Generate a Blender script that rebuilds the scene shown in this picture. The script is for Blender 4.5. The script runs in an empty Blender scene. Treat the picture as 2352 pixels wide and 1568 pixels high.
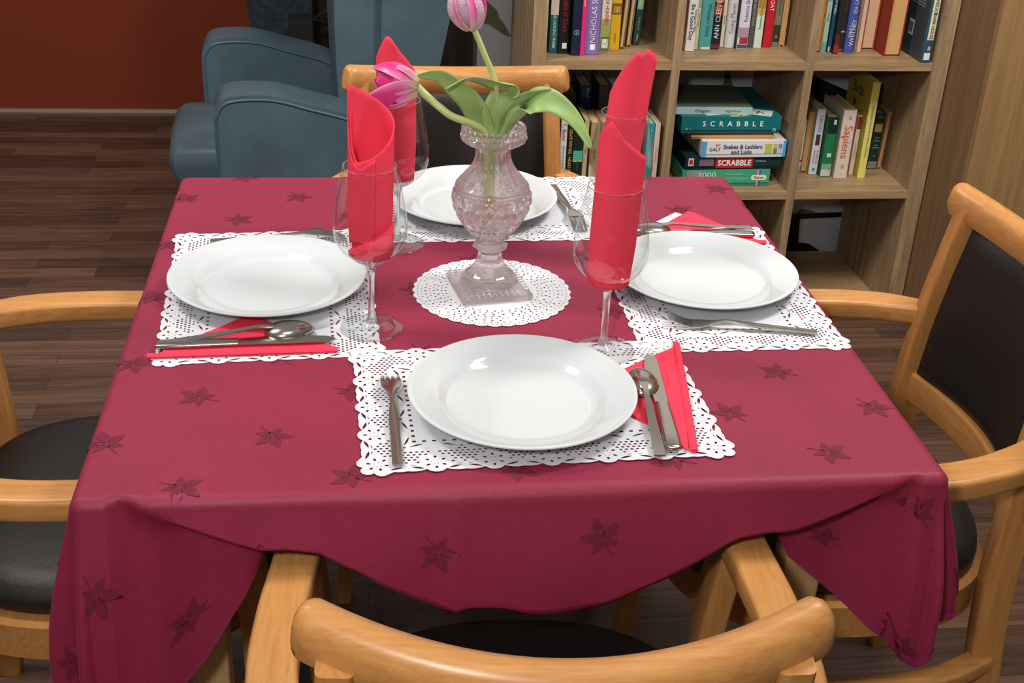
import bpy, bmesh, math, random
from math import sin, cos, pi, radians, sqrt, hypot, atan2
from mathutils import Vector, Matrix
random.seed(7)
sc = bpy.context.scene
COL = sc.collection
ZT = 0.755

# ------------------------------------------------------------------ materials
def lin(c):
    if isinstance(c, str):
        c = [int(c[i:i + 2], 16) for i in (0, 2, 4)]
    return tuple(((v / 255) / 12.92 if v / 255 <= .04045 else ((v / 255 + .055) / 1.055) ** 2.4) for v in c) + (1,)

MATS = {}
def newmat(name):
    m = bpy.data.materials.new(name); m.use_nodes = True
    nt = m.node_tree
    return m, nt, nt.nodes['Principled BSDF'], nt.nodes['Material Output']

def plain(name, c, rough=.5, metal=0., spec=.5, bump=0., bscale=200., var=0., vscale=6., coat=0., sheen=0.):
    if name in MATS: return MATS[name]
    m, nt, b, o = newmat(name)
    N, L = nt.nodes, nt.links
    b.inputs['Base Color'].default_value = lin(c)
    b.inputs['Roughness'].default_value = rough
    b.inputs['Metallic'].default_value = metal
    b.inputs['Specular IOR Level'].default_value = spec
    b.inputs['Coat Weight'].default_value = coat
    b.inputs['Sheen Weight'].default_value = sheen
    tc = N.new('ShaderNodeTexCoord')
    if var:
        n = N.new('ShaderNodeTexNoise'); n.inputs['Scale'].default_value = vscale; n.inputs['Detail'].default_value = 4
        L.new(tc.outputs['Object'], n.inputs['Vector'])
        hs = N.new('ShaderNodeHueSaturation'); hs.inputs['Color'].default_value = lin(c)
        mr = N.new('ShaderNodeMapRange'); mr.inputs[3].default_value = 1 - var; mr.inputs[4].default_value = 1 + var
        mr.inputs[1].default_value = .3; mr.inputs[2].default_value = .7
        L.new(n.outputs['Fac'], mr.inputs[0]); L.new(mr.outputs[0], hs.inputs['Value']); L.new(hs.outputs[0], b.inputs['Base Color'])
    if bump:
        n = N.new('ShaderNodeTexNoise'); n.inputs['Scale'].default_value = bscale
        L.new(tc.outputs['Object'], n.inputs['Vector'])
        bp = N.new('ShaderNodeBump'); bp.inputs['Strength'].default_value = bump; bp.inputs['Distance'].default_value = .002
        L.new(n.outputs['Fac'], bp.inputs['Height']); L.new(bp.outputs[0], b.inputs['Normal'])
    MATS[name] = m
    return m

def wood(name, c1, c2, axis, rough=.4, scale=14., stretch=.08, spec=.4):
    m, nt, b, o = newmat(name); N, L = nt.nodes, nt.links
    tc = N.new('ShaderNodeTexCoord'); mp = N.new('ShaderNodeMapping')
    s = [scale] * 3; s[axis] = scale * stretch
    mp.inputs['Scale'].default_value = s
    L.new(tc.outputs['Object'], mp.inputs[0])
    n = N.new('ShaderNodeTexNoise'); n.inputs['Scale'].default_value = 2.2; n.inputs['Detail'].default_value = 6; n.inputs['Distortion'].default_value = .6
    L.new(mp.outputs[0], n.inputs['Vector'])
    n2 = N.new('ShaderNodeTexNoise'); n2.inputs['Scale'].default_value = 16; n2.inputs['Detail'].default_value = 3
    L.new(mp.outputs[0], n2.inputs['Vector'])
    mx = N.new('ShaderNodeMath'); mx.operation = 'MULTIPLY_ADD'; mx.inputs[1].default_value = .35
    ad = N.new('ShaderNodeMath'); ad.operation = 'MULTIPLY'; ad.inputs[1].default_value = .65
    L.new(n.outputs['Fac'], ad.inputs[0]); L.new(n2.outputs['Fac'], mx.inputs[0]); L.new(ad.outputs[0], mx.inputs[2])
    cr = N.new('ShaderNodeValToRGB')
    cr.color_ramp.elements[0].position = .35; cr.color_ramp.elements[0].color = lin(c1)
    cr.color_ramp.elements[1].position = .66; cr.color_ramp.elements[1].color = lin(c2)
    L.new(mx.outputs[0], cr.inputs[0]); L.new(cr.outputs[0], b.inputs['Base Color'])
    b.inputs['Roughness'].default_value = rough; b.inputs['Specular IOR Level'].default_value = spec
    MATS[name] = m
    return m

BEECH = wood('beech_wood', 'b0753c', 'c48d52', 2, .34, 60, .06)
BEECHX = wood('beech_wood_level', 'b0753c', 'c48d52', 0, .34, 60, .06)
BEECHY = wood('beech_wood_arm', 'b4793f', 'c99256', 1, .34, 60, .06)
OAKV = wood('oak_panel_upright', '7a654d', 'aa8e6b', 2, .45, 22, .06)
OAKH = wood('oak_panel_level', '846a4c', 'b0926d', 0, .45, 22, .06)
CUPD = wood('cupboard_oak', '876844', 'a07d52', 2, .45, 30, .04)
CUPS = wood('cupboard_side_oak', '6b5038', '866647', 2, .5, 24, .05)
DARKW = wood('dark_cabinet_wood', '2a2018', '40322a', 2, .5, 10, .1)
PALEW = wood('table_wood', 'b08d5a', 'c9a671', 2, .4, 16, .1)
LEATHER = plain('dark_brown_leather', '1c1717', .5, bump=.25, bscale=420, spec=.45)
LEATHERB = plain('near_black_leather', '1b1616', .5, bump=.25, bscale=420, spec=.5)
BLUEL = plain('blue_leather', '43555f', .45, var=.18, vscale=7, bump=.2, bscale=160, spec=.45)
BLUEP = plain('blue_piping', '34505f', .4)
PORC = plain('white_porcelain', 'c9ced1', .12, spec=.55, coat=.3)
STEEL = plain('stainless_steel', 'b4afa6', .2, metal=1.)
NAP = plain('red_paper_napkin', 'ee4259', .85, bump=.5, bscale=900, spec=.1)
NAPW = plain('white_paper', 'f0efee', .85, spec=.1)
PAPER = plain('white_lace_paper', 'd3d4d9', .8, spec=.15, bump=.15, bscale=700)
CREAM = plain('book_pages', 'c8ab7c', .85, spec=.1, bump=.4, bscale=600)
BLACK = plain('matt_black', '0c0c0d', .6)

def damask(name, c, rough, sheen):
    m, nt, b, o = newmat(name); N, L = nt.nodes, nt.links
    tc = N.new('ShaderNodeTexCoord')
    n = N.new('ShaderNodeTexNoise'); n.inputs['Scale'].default_value = 260; n.inputs['Detail'].default_value = 3
    L.new(tc.outputs['Object'], n.inputs['Vector'])
    n2 = N.new('ShaderNodeTexNoise'); n2.inputs['Scale'].default_value = 7
    L.new(tc.outputs['Object'], n2.inputs['Vector'])
    ad = N.new('ShaderNodeMath'); ad.operation = 'ADD'; L.new(n.outputs['Fac'], ad.inputs[0]); L.new(n2.outputs['Fac'], ad.inputs[1])
    mr = N.new('ShaderNodeMapRange'); mr.inputs[1].default_value = .7; mr.inputs[2].default_value = 1.3; mr.inputs[3].default_value = .88; mr.inputs[4].default_value = 1.12
    L.new(ad.outputs[0], mr.inputs[0])
    hs = N.new('ShaderNodeHueSaturation'); hs.inputs['Color'].default_value = lin(c)
    L.new(mr.outputs[0], hs.inputs['Value']); L.new(hs.outputs[0], b.inputs['Base Color'])
    bp = N.new('ShaderNodeBump'); bp.inputs['Strength'].default_value = .25; bp.inputs['Distance'].default_value = .001
    L.new(n.outputs['Fac'], bp.inputs['Height']); L.new(bp.outputs[0], b.inputs['Normal'])
    b.inputs['Roughness'].default_value = rough; b.inputs['Specular IOR Level'].default_value = .35
    b.inputs['Sheen Weight'].default_value = sheen; b.inputs['Sheen Roughness'].default_value = .35
    b.inputs['Sheen Tint'].default_value = lin('e05a80')
    MATS[name] = m
    return m
CLOTH = damask('burgundy_damask', '88223d', .55, .2)
LEAFM = damask('burgundy_leaf_motif', '6b192e', .7, .04)

def thin_glass(name, tint, base=.03, top=.75):
    m, nt, b, o = newmat(name); N, L = nt.nodes, nt.links
    N.remove(b)
    tr = N.new('ShaderNodeBsdfTransparent'); tr.inputs[0].default_value = tint
    gl = N.new('ShaderNodeBsdfGlossy'); gl.inputs['Roughness'].default_value = .02
    lw = N.new('ShaderNodeLayerWeight'); lw.inputs['Blend'].default_value = .35
    mr = N.new('ShaderNodeMapRange'); mr.inputs[3].default_value = base; mr.inputs[4].default_value = top
    pw = N.new('ShaderNodeMath'); pw.operation = 'POWER'; pw.inputs[1].default_value = 2.6
    L.new(lw.outputs['Facing'], pw.inputs[0]); L.new(pw.outputs[0], mr.inputs[0])
    mx = N.new('ShaderNodeMixShader')
    L.new(mr.outputs[0], mx.inputs[0]); L.new(tr.outputs[0], mx.inputs[1]); L.new(gl.outputs[0], mx.inputs[2])
    L.new(mx.outputs[0], o.inputs[0]); MATS[name] = m
    return m
def thick_glass(name, tint, tr_amt, diff_amt, rough=.0):
    m, nt, b, o = newmat(name); N, L = nt.nodes, nt.links
    N.remove(b)
    g = N.new('ShaderNodeBsdfGlass'); g.inputs['IOR'].default_value = 1.5; g.inputs['Color'].default_value = tint; g.inputs['Roughness'].default_value = rough
    t = N.new('ShaderNodeBsdfTransparent'); t.inputs[0].default_value = tint
    mx = N.new('ShaderNodeMixShader'); mx.inputs[0].default_value = tr_amt
    L.new(g.outputs[0], mx.inputs[1]); L.new(t.outputs[0], mx.inputs[2])
    d = N.new('ShaderNodeBsdfDiffuse'); d.inputs[0].default_value = lin('e4dadd')
    m2 = N.new('ShaderNodeMixShader'); m2.inputs[0].default_value = diff_amt
    L.new(mx.outputs[0], m2.inputs[1]); L.new(d.outputs[0], m2.inputs[2])
    L.new(m2.outputs[0], o.inputs[0]); MATS[name] = m
    return m
GLASS = thin_glass('clear_wine_glass', (.965, .98, .975, 1), .06, .95)
GLASST = thick_glass('clear_glass_stem', (.97, .98, .98, 1), .35, .03)
CRYSTAL = thick_glass('cut_crystal', (.985, .965, .962, 1), .30, .05)

def floor_mat():
    m, nt, b, o = newmat('dark_plank_floor'); N, L = nt.nodes, nt.links
    tc = N.new('ShaderNodeTexCoord')
    br = N.new('ShaderNodeTexBrick'); br.offset = .37; br.offset_frequency = 2; br.squash = 1
    br.inputs['Scale'].default_value = 1; br.inputs['Brick Width'].default_value = .46; br.inputs['Row Height'].default_value = .064
    br.inputs['Mortar Size'].default_value = .0007; br.inputs['Bias'].default_value = -.1
    br.inputs['Color1'].default_value = lin('48342a'); br.inputs['Color2'].default_value = lin('6c4e3e'); br.inputs['Mortar'].default_value = lin('2e1e17')
    L.new(tc.outputs['Object'], br.inputs['Vector'])
    mp = N.new('ShaderNodeMapping'); mp.inputs['Scale'].default_value = (2.2, 34, 1)
    L.new(tc.outputs['Object'], mp.inputs[0])
    n = N.new('ShaderNodeTexNoise'); n.inputs['Scale'].default_value = 1.6; n.inputs['Detail'].default_value = 7; n.inputs['Distortion'].default_value = 1.2
    L.new(mp.outputs[0], n.inputs['Vector'])
    mr = N.new('ShaderNodeMapRange'); mr.inputs[1].default_value = .3; mr.inputs[2].default_value = .7; mr.inputs[3].default_value = .62; mr.inputs[4].default_value = 1.35
    L.new(n.outputs['Fac'], mr.inputs[0])
    hs = N.new('ShaderNodeHueSaturation'); L.new(br.outputs['Color'], hs.inputs['Color']); L.new(mr.outputs[0], hs.inputs['Value'])
    L.new(hs.outputs[0], b.inputs['Base Color']); b.inputs['Roughness'].default_value = .42; b.inputs['Specular IOR Level'].default_value = .35
    return m
FLOORM = floor_mat()
def redwall_mat():
    m, nt, b, o = newmat('rust_red_wall'); N, L = nt.nodes, nt.links
    tc = N.new('ShaderNodeTexCoord')
    w = N.new('ShaderNodeTexWave'); w.inputs['Scale'].default_value = 60; w.inputs['Distortion'].default_value = 1.5; w.bands_direction = 'DIAGONAL'
    L.new(tc.outputs['Object'], w.inputs['Vector'])
    mr = N.new('ShaderNodeMapRange'); mr.inputs[3].default_value = .9; mr.inputs[4].default_value = 1.08; L.new(w.outputs['Fac'], mr.inputs[0])
    hs = N.new('ShaderNodeHueSaturation'); hs.inputs['Color'].default_value = lin('76301f'); L.new(mr.outputs[0], hs.inputs['Value'])
    L.new(hs.outputs[0], b.inputs['Base Color']); b.inputs['Roughness'].default_value = .8; b.inputs['Specular IOR Level'].default_value = .15
    return m
REDW = redwall_mat()
WHITEW = plain('white_wall_paint', 'c9c7ca', .8, var=.03)
SKIRT = plain('brushed_skirting_metal', 'b5a794', .35, metal=.5)

def petal_mat():
    m, nt, b, o = newmat('pink_petal'); N, L = nt.nodes, nt.links
    at = N.new('ShaderNodeAttribute'); at.attribute_name = 'Col'
    n = N.new('ShaderNodeTexNoise'); n.inputs['Scale'].default_value = 60
    hs = N.new('ShaderNodeHueSaturation'); mr = N.new('ShaderNodeMapRange'); mr.inputs[3].default_value = .92; mr.inputs[4].default_value = 1.06
    L.new(n.outputs['Fac'], mr.inputs[0]); L.new(mr.outputs[0], hs.inputs['Value']); L.new(at.outputs['Color'], hs.inputs['Color'])
    L.new(hs.outputs[0], b.inputs['Base Color']); b.inputs['Roughness'].default_value = .38
    return m
PETAL = petal_mat()
GLITTER = plain('silver_glitter_petal', 'e3c3d4', .3, metal=.35, bump=1., bscale=900)
STEMM = plain('tulip_stem', 'b4bd78', .45, var=.1, vscale=20)
GREEN = plain('tulip_leaf', '93b068', .5, var=.14, vscale=18, spec=.35)
GREEN2 = plain('tulip_leaf_shade', '8ba565', .5, var=.14, vscale=18, spec=.35)

def cmat(c, rough=.5):
    return plain('print_' + c, c, rough, spec=.35)

# ------------------------------------------------------------------ mesh helpers
def empty(name, loc=(0, 0, 0), rz=0.):
    o = bpy.data.objects.new(name, None); COL.objects.link(o)
    o.location = loc; o.rotation_euler = (0, 0, rz); o.empty_display_size = .05
    return o
def tag(o, label, cat, group=None):
    o['label'] = label; o['category'] = cat
    if group: o['group'] = group
    return o
def link(name, me, mats, parent=None, smooth=False, auto=None):
    if not isinstance(mats, (list, tuple)): mats = [mats]
    for m in mats: me.materials.append(m)
    o = bpy.data.objects.new(name, me); COL.objects.link(o)
    if parent is not None: o.parent = parent
    if smooth:
        for p in me.polygons: p.use_smooth = True
        if auto: me.set_sharp_from_angle(angle=radians(auto))
    return o
def obj(name, bm, mats, parent=None, smooth=False, auto=None, bevel=0., bseg=2, recalc=True):
    if bevel:
        es = [e for e in bm.edges if len(e.link_faces) == 2 and e.calc_face_angle(0) > .6]
        bmesh.ops.bevel(bm, geom=es, offset=bevel, segments=bseg, profile=.5, affect='EDGES', clamp_overlap=True)
    if recalc: bmesh.ops.recalc_face_normals(bm, faces=bm.faces)
    me = bpy.data.meshes.new(name); bm.to_mesh(me); bm.free()
    return link(name, me, mats, parent, smooth, auto)
def structure(o): o['kind'] = 'structure'; return o
def copy_tree(o, parent=None):
    c = o.copy(); COL.objects.link(c)
    if parent is not None: c.parent = parent
    for ch in list(o.children): copy_tree(ch, c)
    return c

def add_box(bm, x0, x1, y0, y1, z0, z1, mi=0):
    v = [bm.verts.new(p) for p in ((x0, y0, z0), (x1, y0, z0), (x1, y1, z0), (x0, y1, z0), (x0, y0, z1), (x1, y0, z1), (x1, y1, z1), (x0, y1, z1))]
    for f in ((0, 3, 2, 1), (4, 5, 6, 7), (0, 1, 5, 4), (1, 2, 6, 5), (2, 3, 7, 6), (3, 0, 4, 7)):
        bm.faces.new([v[i] for i in f]).material_index = mi
    return v
def box(*a): bm = bmesh.new(); add_box(bm, *a); return bm
def add_loft(bm, rings, cap=True, closed=True, mi=0):
    R = [[bm.verts.new(p) for p in r] for r in rings]
    n = len(R[0])
    for a, b in zip(R, R[1:]):
        for i in range(n if closed else n - 1):
            j = (i + 1) % n
            bm.faces.new((a[i], a[j], b[j], b[i])).material_index = mi
    if cap and closed:
        bm.faces.new(R[0][::-1]).material_index = mi; bm.faces.new(R[-1]).material_index = mi
    return R
def add_prism(bm, poly, lift, mi=0):
    """poly: list of 3-D points; lift: vector"""
    add_loft(bm, [poly, [(p[0] + lift[0], p[1] + lift[1], p[2] + lift[2]) for p in poly]], mi=mi)
def lathe(prof, n=64, fn=None, closed=False):
    """prof [(r,z)...]; r==0 makes a pole"""
    bm = bmesh.new(); rings = []
    for k, (r, z) in enumerate(prof):
        if r < 1e-6: rings.append([bm.verts.new((0, 0, z))])
        else:
            ring = []
            for i in range(n):
                a = 2 * pi * i / n; rr = r; zz = z
                if fn: rr, zz = fn(a, r, z, k)
                ring.append(bm.verts.new((rr * cos(a), rr * sin(a), zz)))
            rings.append(ring)
    pairs = list(zip(rings, rings[1:])) + ([(rings[-1], rings[0])] if closed else [])
    for a, b in pairs:
        for i in range(n):
            j = (i + 1) % n
            if len(a) == 1 and len(b) == 1: continue
            if len(a) == 1: bm.faces.new((a[0], b[j], b[i]))
            elif len(b) == 1: bm.faces.new((a[i], a[j], b[0]))
            else: bm.faces.new((a[i], a[j], b[j], b[i]))
    return bm
def crom(P, n):
    """Catmull-Rom through tuples, n samples per span"""
    out = []; P = [P[0]] + list(P) + [P[-1]]
    for i in range(1, len(P) - 2):
        p0, p1, p2, p3 = P[i - 1:i + 3]
        for k in range(n):
            t = k / n
            out.append(tuple(.5 * (2 * b + (c - a) * t + (2 * a - 5 * b + 4 * c - d) * t * t + (3 * b - a - 3 * c + d) * t ** 3) for a, b, c, d in zip(p0, p1, p2, p3)))
    out.append(tuple(P[-2]))
    return out
def sweep(path, sect, up=(0, 0, 1), scale=None):
    """rings of section (list of (side, up)) along a path of 3-D points"""
    rings = []; up = Vector(up); n = len(path)
    for i, p in enumerate(path):
        a = Vector(path[max(i - 1, 0)]); b = Vector(path[min(i + 1, n - 1)])
        t = (b - a).normalized(); s = t.cross(up)
        if s.length < 1e-5: s = Vector((1, 0, 0))
        s.normalize(); u = s.cross(t)
        k = scale[i] if scale else (1, 1)
        rings.append([tuple(Vector(p) + s * (x * k[0]) + u * (z * k[1])) for x, z in sect])
    return rings
def rrect(w, h, r, n=3):
    pts = []
    for cx, cy, a0 in ((w / 2 - r, h / 2 - r, 0), (-w / 2 + r, h / 2 - r, 90), (-w / 2 + r, -h / 2 + r, 180), (w / 2 - r, -h / 2 + r, 270)):
        for k in range(n + 1):
            a = radians(a0 + 90 * k / n); pts.append((cx + r * cos(a), cy + r * sin(a)))
    return pts
def circ(r, n=10, ry=None): return [(r * cos(2 * pi * i / n), (ry or r) * sin(2 * pi * i / n)) for i in range(n)]
def tube(bm, path, r, n=10, up=(0, 0, 1), radii=None):
    add_loft(bm, sweep(path, circ(1, n), up, [(q, q) for q in (radii or [r] * len(path))]))
def lerp_tab(tab, x):
    if x <= tab[0][0]: return tab[0][1]
    for (a, u), (b, v) in zip(tab, tab[1:]):
        if x <= b: return u + (v - u) * (x - a) / (b - a)
    return tab[-1][1]
def smooth(a, b, x):
    t = min(1, max(0, (x - a) / (b - a))); return t * t * (3 - 2 * t)

_tc = {}
def text_mesh(txt, size, align='CENTER', bold=0.):
    k = (txt, size, align, bold)
    if k not in _tc:
        cu = bpy.data.curves.new('txt', 'FONT'); cu.body = txt; cu.size = size; cu.align_x = align; cu.align_y = 'CENTER'
        cu.offset = bold; cu.resolution_u = 2; cu.extrude = .0001
        to = bpy.data.objects.new('txt', cu); COL.objects.link(to)
        dg = bpy.context.evaluated_depsgraph_get(); dg.update()
        me = bpy.data.meshes.new_from_object(to.evaluated_get(dg))
        bpy.data.objects.remove(to); bpy.data.curves.remove(cu)
        me.materials.clear()
        _tc[k] = me
    return _tc[k].copy()
def lettering(txt, size, color, parent, loc, mode='front', sx=1., name='lettering', bold=0., align='CENTER'):
    """mode: front = read left to right on a face towards -y; down / up = along the spine; left_down = on a face towards -x"""
    me = text_mesh(txt, size, align, bold)
    o = link(name, me, plain('ink_' + color, color, .5), parent)
    M = {'front': Matrix(((1, 0, 0), (0, 0, -1), (0, 1, 0))),
         'down': Matrix(((0, 1, 0), (0, 0, -1), (-1, 0, 0))),
         'up': Matrix(((0, -1, 0), (0, 0, -1), (1, 0, 0))),
         'left': Matrix(((0, 0, -1), (-1, 0, 0), (0, 1, 0)))}[mode]
    me.transform((M @ Matrix.Diagonal((sx, 1, 1))).to_4x4())
    o.location = loc
    return o

# ------------------------------------------------------------------ room
bm = bmesh.new(); v = [bm.verts.new(p) for p in ((-3.2, -2.6, 0), (3.0, -2.6, 0), (3.0, 3.6, 0), (-3.2, 3.6, 0))]; bm.faces.new(v)
structure(obj('floor', bm, FLOORM))
bm = bmesh.new(); add_box(bm, -3.2, .24, 3.255, 3.36, 0, 1.15)
structure(obj('wall_back', bm, REDW))
bm = bmesh.new(); add_box(bm, -3.2, .24, 3.258, 3.36, 1.1505, 2.6)
structure(obj('wall_upper', bm, WHITEW))
bm = bmesh.new(); add_box(bm, .1515, 3.0, 1.86, 1.98, 0, 2.6)
structure(obj('wall_rear', bm, WHITEW))
bm = bmesh.new(); add_box(bm, -3.2, -.36, 3.243, 3.254, 0, .013)
structure(obj('baseboard_back', bm, SKIRT, bevel=.002))

# painted shapes on the white wall
mu = empty('wall_mural', (.8, 1.8598, 0))
tag(mu, 'painted leaf shapes and black panel on the white wall behind the bookcase', 'mural')
def flat_wall(name, pts, m, y=0.):
    bm = bmesh.new(); add_prism(bm, [(x - .8, -.004 - y, z) for x, z in pts], (0, .003, 0)); obj(name, bm, m, mu)
flat_wall('olive_leaf', [(.153, .752), (.177, .749), (.204, .725), (.21, .706), (.227, .685), (.245, .655), (.226, .659), (.206, .673), (.179, .69), (.155, .691)][::-1], cmat('6c7048'))
flat_wall('red_leaf', [(.478, .585), (.492, .56), (.494, .545), (.485, .526), (.471, .518), (.478, .531), (.483, .548), (.48, .562)], cmat('7c3a34'))
flat_wall('green_leaf', [(.867, .58), (.889, .524), (.861, .524)], cmat('5f6a48'))
flat_wall('green_arc', [(1.118, .118), (1.133, .127), (1.148, .138), (1.164, .141), (1.187, .135), (1.208, .126), (1.215, .118)], cmat('6a6b45'))
flat_wall('black_panel', [(1.1, .126), (1.28, .131), (1.28, .116), (1.15, .11), (1.156, .033), (1.193, .027), (1.228, .004), (1.1, .004)], BLACK, .0005)
flat_wall('black_triangle', [(1.1, .56), (1.124, .552), (1.238, .507), (1.238, .42), (1.1, .42)], BLACK)

# ------------------------------------------------------------------ bookcase
BX0, BY0, BROT, PIT, BZ1 = .2579, 1.3898, .0133, .341, .7021
bc = empty('bookcase', (BX0, BY0, 0), BROT)
tag(bc, 'grey oak open cube bookcase filled with books and board games', 'bookcase')
DEP = .39
def part_box(name, a, m, parent, bev=.0015): return obj(name, box(*a), m, parent, bevel=bev, bseg=1)
ZTOP = BZ1 + PIT
for x, w in ((0, .035), (3 * PIT, .042)):
    part_box('side_panel', (x - w / 2, x + w / 2, 0, DEP, 0, ZTOP + .02), OAKV, bc)
for k in (1, 2):
    part_box('divider_panel', (k * PIT - .0105, k * PIT + .0105, .0008, DEP, .031, ZTOP - .0105), OAKV, bc)
for r in range(4):
    z = BZ1 + (1 - r) * PIT
    for k in range(3):
        a = k * PIT + (.0176 if k == 0 else .0106); b = (k + 1) * PIT - (.0212 if k == 2 else .0106)
        part_box('shelf_board', (a, b, .0012, DEP, z - .0105, z + .0105), OAKH, bc)

def on_case(x, d, z):
    return (BX0 + x * cos(BROT) - d * sin(BROT), BY0 + x * sin(BROT) + d * cos(BROT), z)
S1, S2 = BZ1 + .011, BZ1 - PIT + .011

def book(name, x, w, d, z, h, deep, c, label, group, texts=(), patches=(), side=None, rev=False, page='c8ab7c', lean=0., roty=0., round_=.25):
    """upright book: spine on y=0 towards the room (or the page edge when rev)"""
    t = empty(name, on_case(x + w / 2, d, z + .0004), BROT + roty)
    t.rotation_euler[1] = lean
    tag(t, label, 'book', group)
    cm = cmat(c); tk = min(.0022, w * .18); hw = w / 2
    bm = bmesh.new()
    n = 6
    out = [(-hw, deep)] + [(-hw * cos(pi * k / n), -round_ * w * .35 * sin(pi * k / n) + round_ * w * .35) for k in range(n + 1)] + [(hw, deep)]
    inn = [(hw - tk, deep)] + [((hw - tk) * cos(pi * k / n), -round_ * w * .35 * sin(pi * k / n) + round_ * w * .35 + tk) for k in range(n + 1)] + [(-hw + tk, deep)]
    poly = [(a, b, 0) for a, b in out + inn]
    if rev: poly = [(-a, deep - b, 0) for a, b, _ in poly]
    add_prism(bm, poly, (0, 0, h))
    mats = [cm]
    if side:
        mats.append(cmat(side))
        bmesh.ops.recalc_face_normals(bm, faces=bm.faces)
        for f in bm.faces:
            if abs(f.normal.x) > .9 and abs(f.calc_center_median().x) > hw - tk * .5: f.material_index = 1
    obj('cover', bm, mats, t)
    y0, y1 = (round_ * w * .35 + tk + .0003, deep - .004)
    if rev: y0, y1 = .004, deep - (round_ * w * .35 + tk + .0003)
    obj('page_block', box(-hw + tk + .0001, hw - tk - .0001, y0, y1, .003, h - .003), plain('pages_' + page, page, .85, spec=.1, bump=.4, bscale=600), t)
    for p in patches:    # (z0, z1, colour, xfrac0, xfrac1)
        z0, z1, pc = p[:3]; a, b = p[3:] if len(p) > 3 else (-.94, .94)
        bm = bmesh.new(); q = []
        for k in range(7):
            f = a + (b - a) * k / 6; xx = f * hw; s = sqrt(max(0, 1 - f * f))
            q.append((xx, -round_ * w * .35 * s + round_ * w * .35 - .0005))
        add_loft(bm, [[(u, vv, z0) for u, vv in q], [(u, vv, z1) for u, vv in q]], cap=False, closed=False)
        obj('spine_panel', bm, cmat(pc), t)
    for s in texts:      # (text, z centre, size, colour, mode, sx, xfrac)
        txt, zc, size, tcol, mode = s[:5]; sx = s[5] if len(s) > 5 else 1.; xf = s[6] if len(s) > 6 else 0.
        lettering(txt, size, tcol, t, (xf * hw, -.0012, zc), mode, sx, 'spine_lettering')
    return t

G1, G2, G3 = 'books on the left upper shelf', 'books on the middle upper shelf', 'books on the right upper shelf'
G4, G5 = 'books on the left lower shelf', 'books on the right lower shelf'
# upper left
book('novel', .0352, .0205, .072, S1, .215, .15, '1d5a58', 'teal paperback with small photo on spine, first from left on upper left shelf', G1,
     [('THE DANCING YEARS', .058, .0105, 'd9e2d8', 'down', .8), ('COO', .152, .017, 'cfe0dc', 'down'), ('vB', .016, .008, 'e8ecec', 'down')], [(.093, .138, 'c9b7a8')])
book('novel', .0565, .0285, .068, S1, .235, .15, '1b1817', 'black thick novel with red lettering beside the teal paperback', G1,
     [('Paths of Glory', .095, .017, 'a5262b', 'down', .85), ('ARCHER', .178, .019, '7a6a3a', 'down')], [(.012, .026, 'e8e6e2', -.3, .5)])
bk_ = book('hardback', .0868, .0222, .05, S1, .225, .15, '151d36', 'plain navy hardback with round silver emblem low on spine', G1)
bm = bmesh.new()
for r0, r1 in ((.0062, .0068), (.0048, .0052)):
    R = [[(rr * cos(2 * pi * i / 20), -.0008, .056 + rr * sin(2 * pi * i / 20)) for i in range(20)] for rr in (r0, r1)]
    add_loft(bm, R, cap=False)
add_box(bm, -.0007, .0007, -.0009, -.0007, .0525, .0595); add_box(bm, -.002, .002, -.0009, -.0007, .0545, .056)
obj('emblem', bm, cmat('aab0bd'), bk_)
book('booklet', .1100, .0095, .052, S1, .205, .15, 'e0187b', 'thin hot pink paperback left of the purple novel', G1,
     [('Beauty', .128, .007, 'f4d43a', 'down'), ('Romance', .165, .007, 'f7e9ef', 'down')], side='f2eef0')
book('novel', .1235, .0335, .058, S1, .225, .15, '7d64a0', 'purple novel with white capital lettering up its spine', G1,
     [('NICHOLAS SPARKS', .106, .0185, 'd9d3e4', 'up', .98)], [(.012, .026, 'e6e4ea', -.35, .4)], side='ddd0b4')
book('novel', .1660, .0228, .09, S1, .215, .15, 'cfd6c4', 'white and green novel with red lettering and shelf tag', G1,
     [('VENTURES OF HUNTERS', .125, .013, 'd8323a', 'down', .82), ('9', .019, .007, '303a44', 'front')], [(.001, .036, '66663f'), (.036, .068, '97a24e'), (.068, .08, 'a9a06a'), (.008, .031, 'e4ecf2', -.72, .72)])
book('novel', .1937, .0245, .106, S1, .22, .15, 'd5a21d', 'bright yellow paperback with dark round logo at foot', G1,
     [('CLASSICS', .03, .006, '6a5416', 'up')], [(.088, .115, '6f5a2c'), (.092, .108, 'c98d3e', -.7, .7)])
book('old_book', .2215, .0115, .116, S1, .19, .14, '7d6548', 'worn tan volume showing its page edge, leaning beside the yellow paperback', G1, rev=True, lean=.05)
book('old_book', .2432, .0112, .138, S1, .185, .14, '8f7548', 'worn cream paperback showing its page edge, leaning against the dark green book', G1, rev=True, lean=.05)
book('novel', .2640, .0165, .155, S1, .205, .14, '24423b', 'dark green paperback with mint block on spine, last on upper left shelf', G1,
     [('Penguin', .02, .006, 'd6dfda', 'up'), ('Le Carre', .055, .009, '9fb0a8', 'up')], [(.09, .128, '62b59b'), (.095, .115, 'c9b98a', -.6, .4)], lean=.04)
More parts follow.
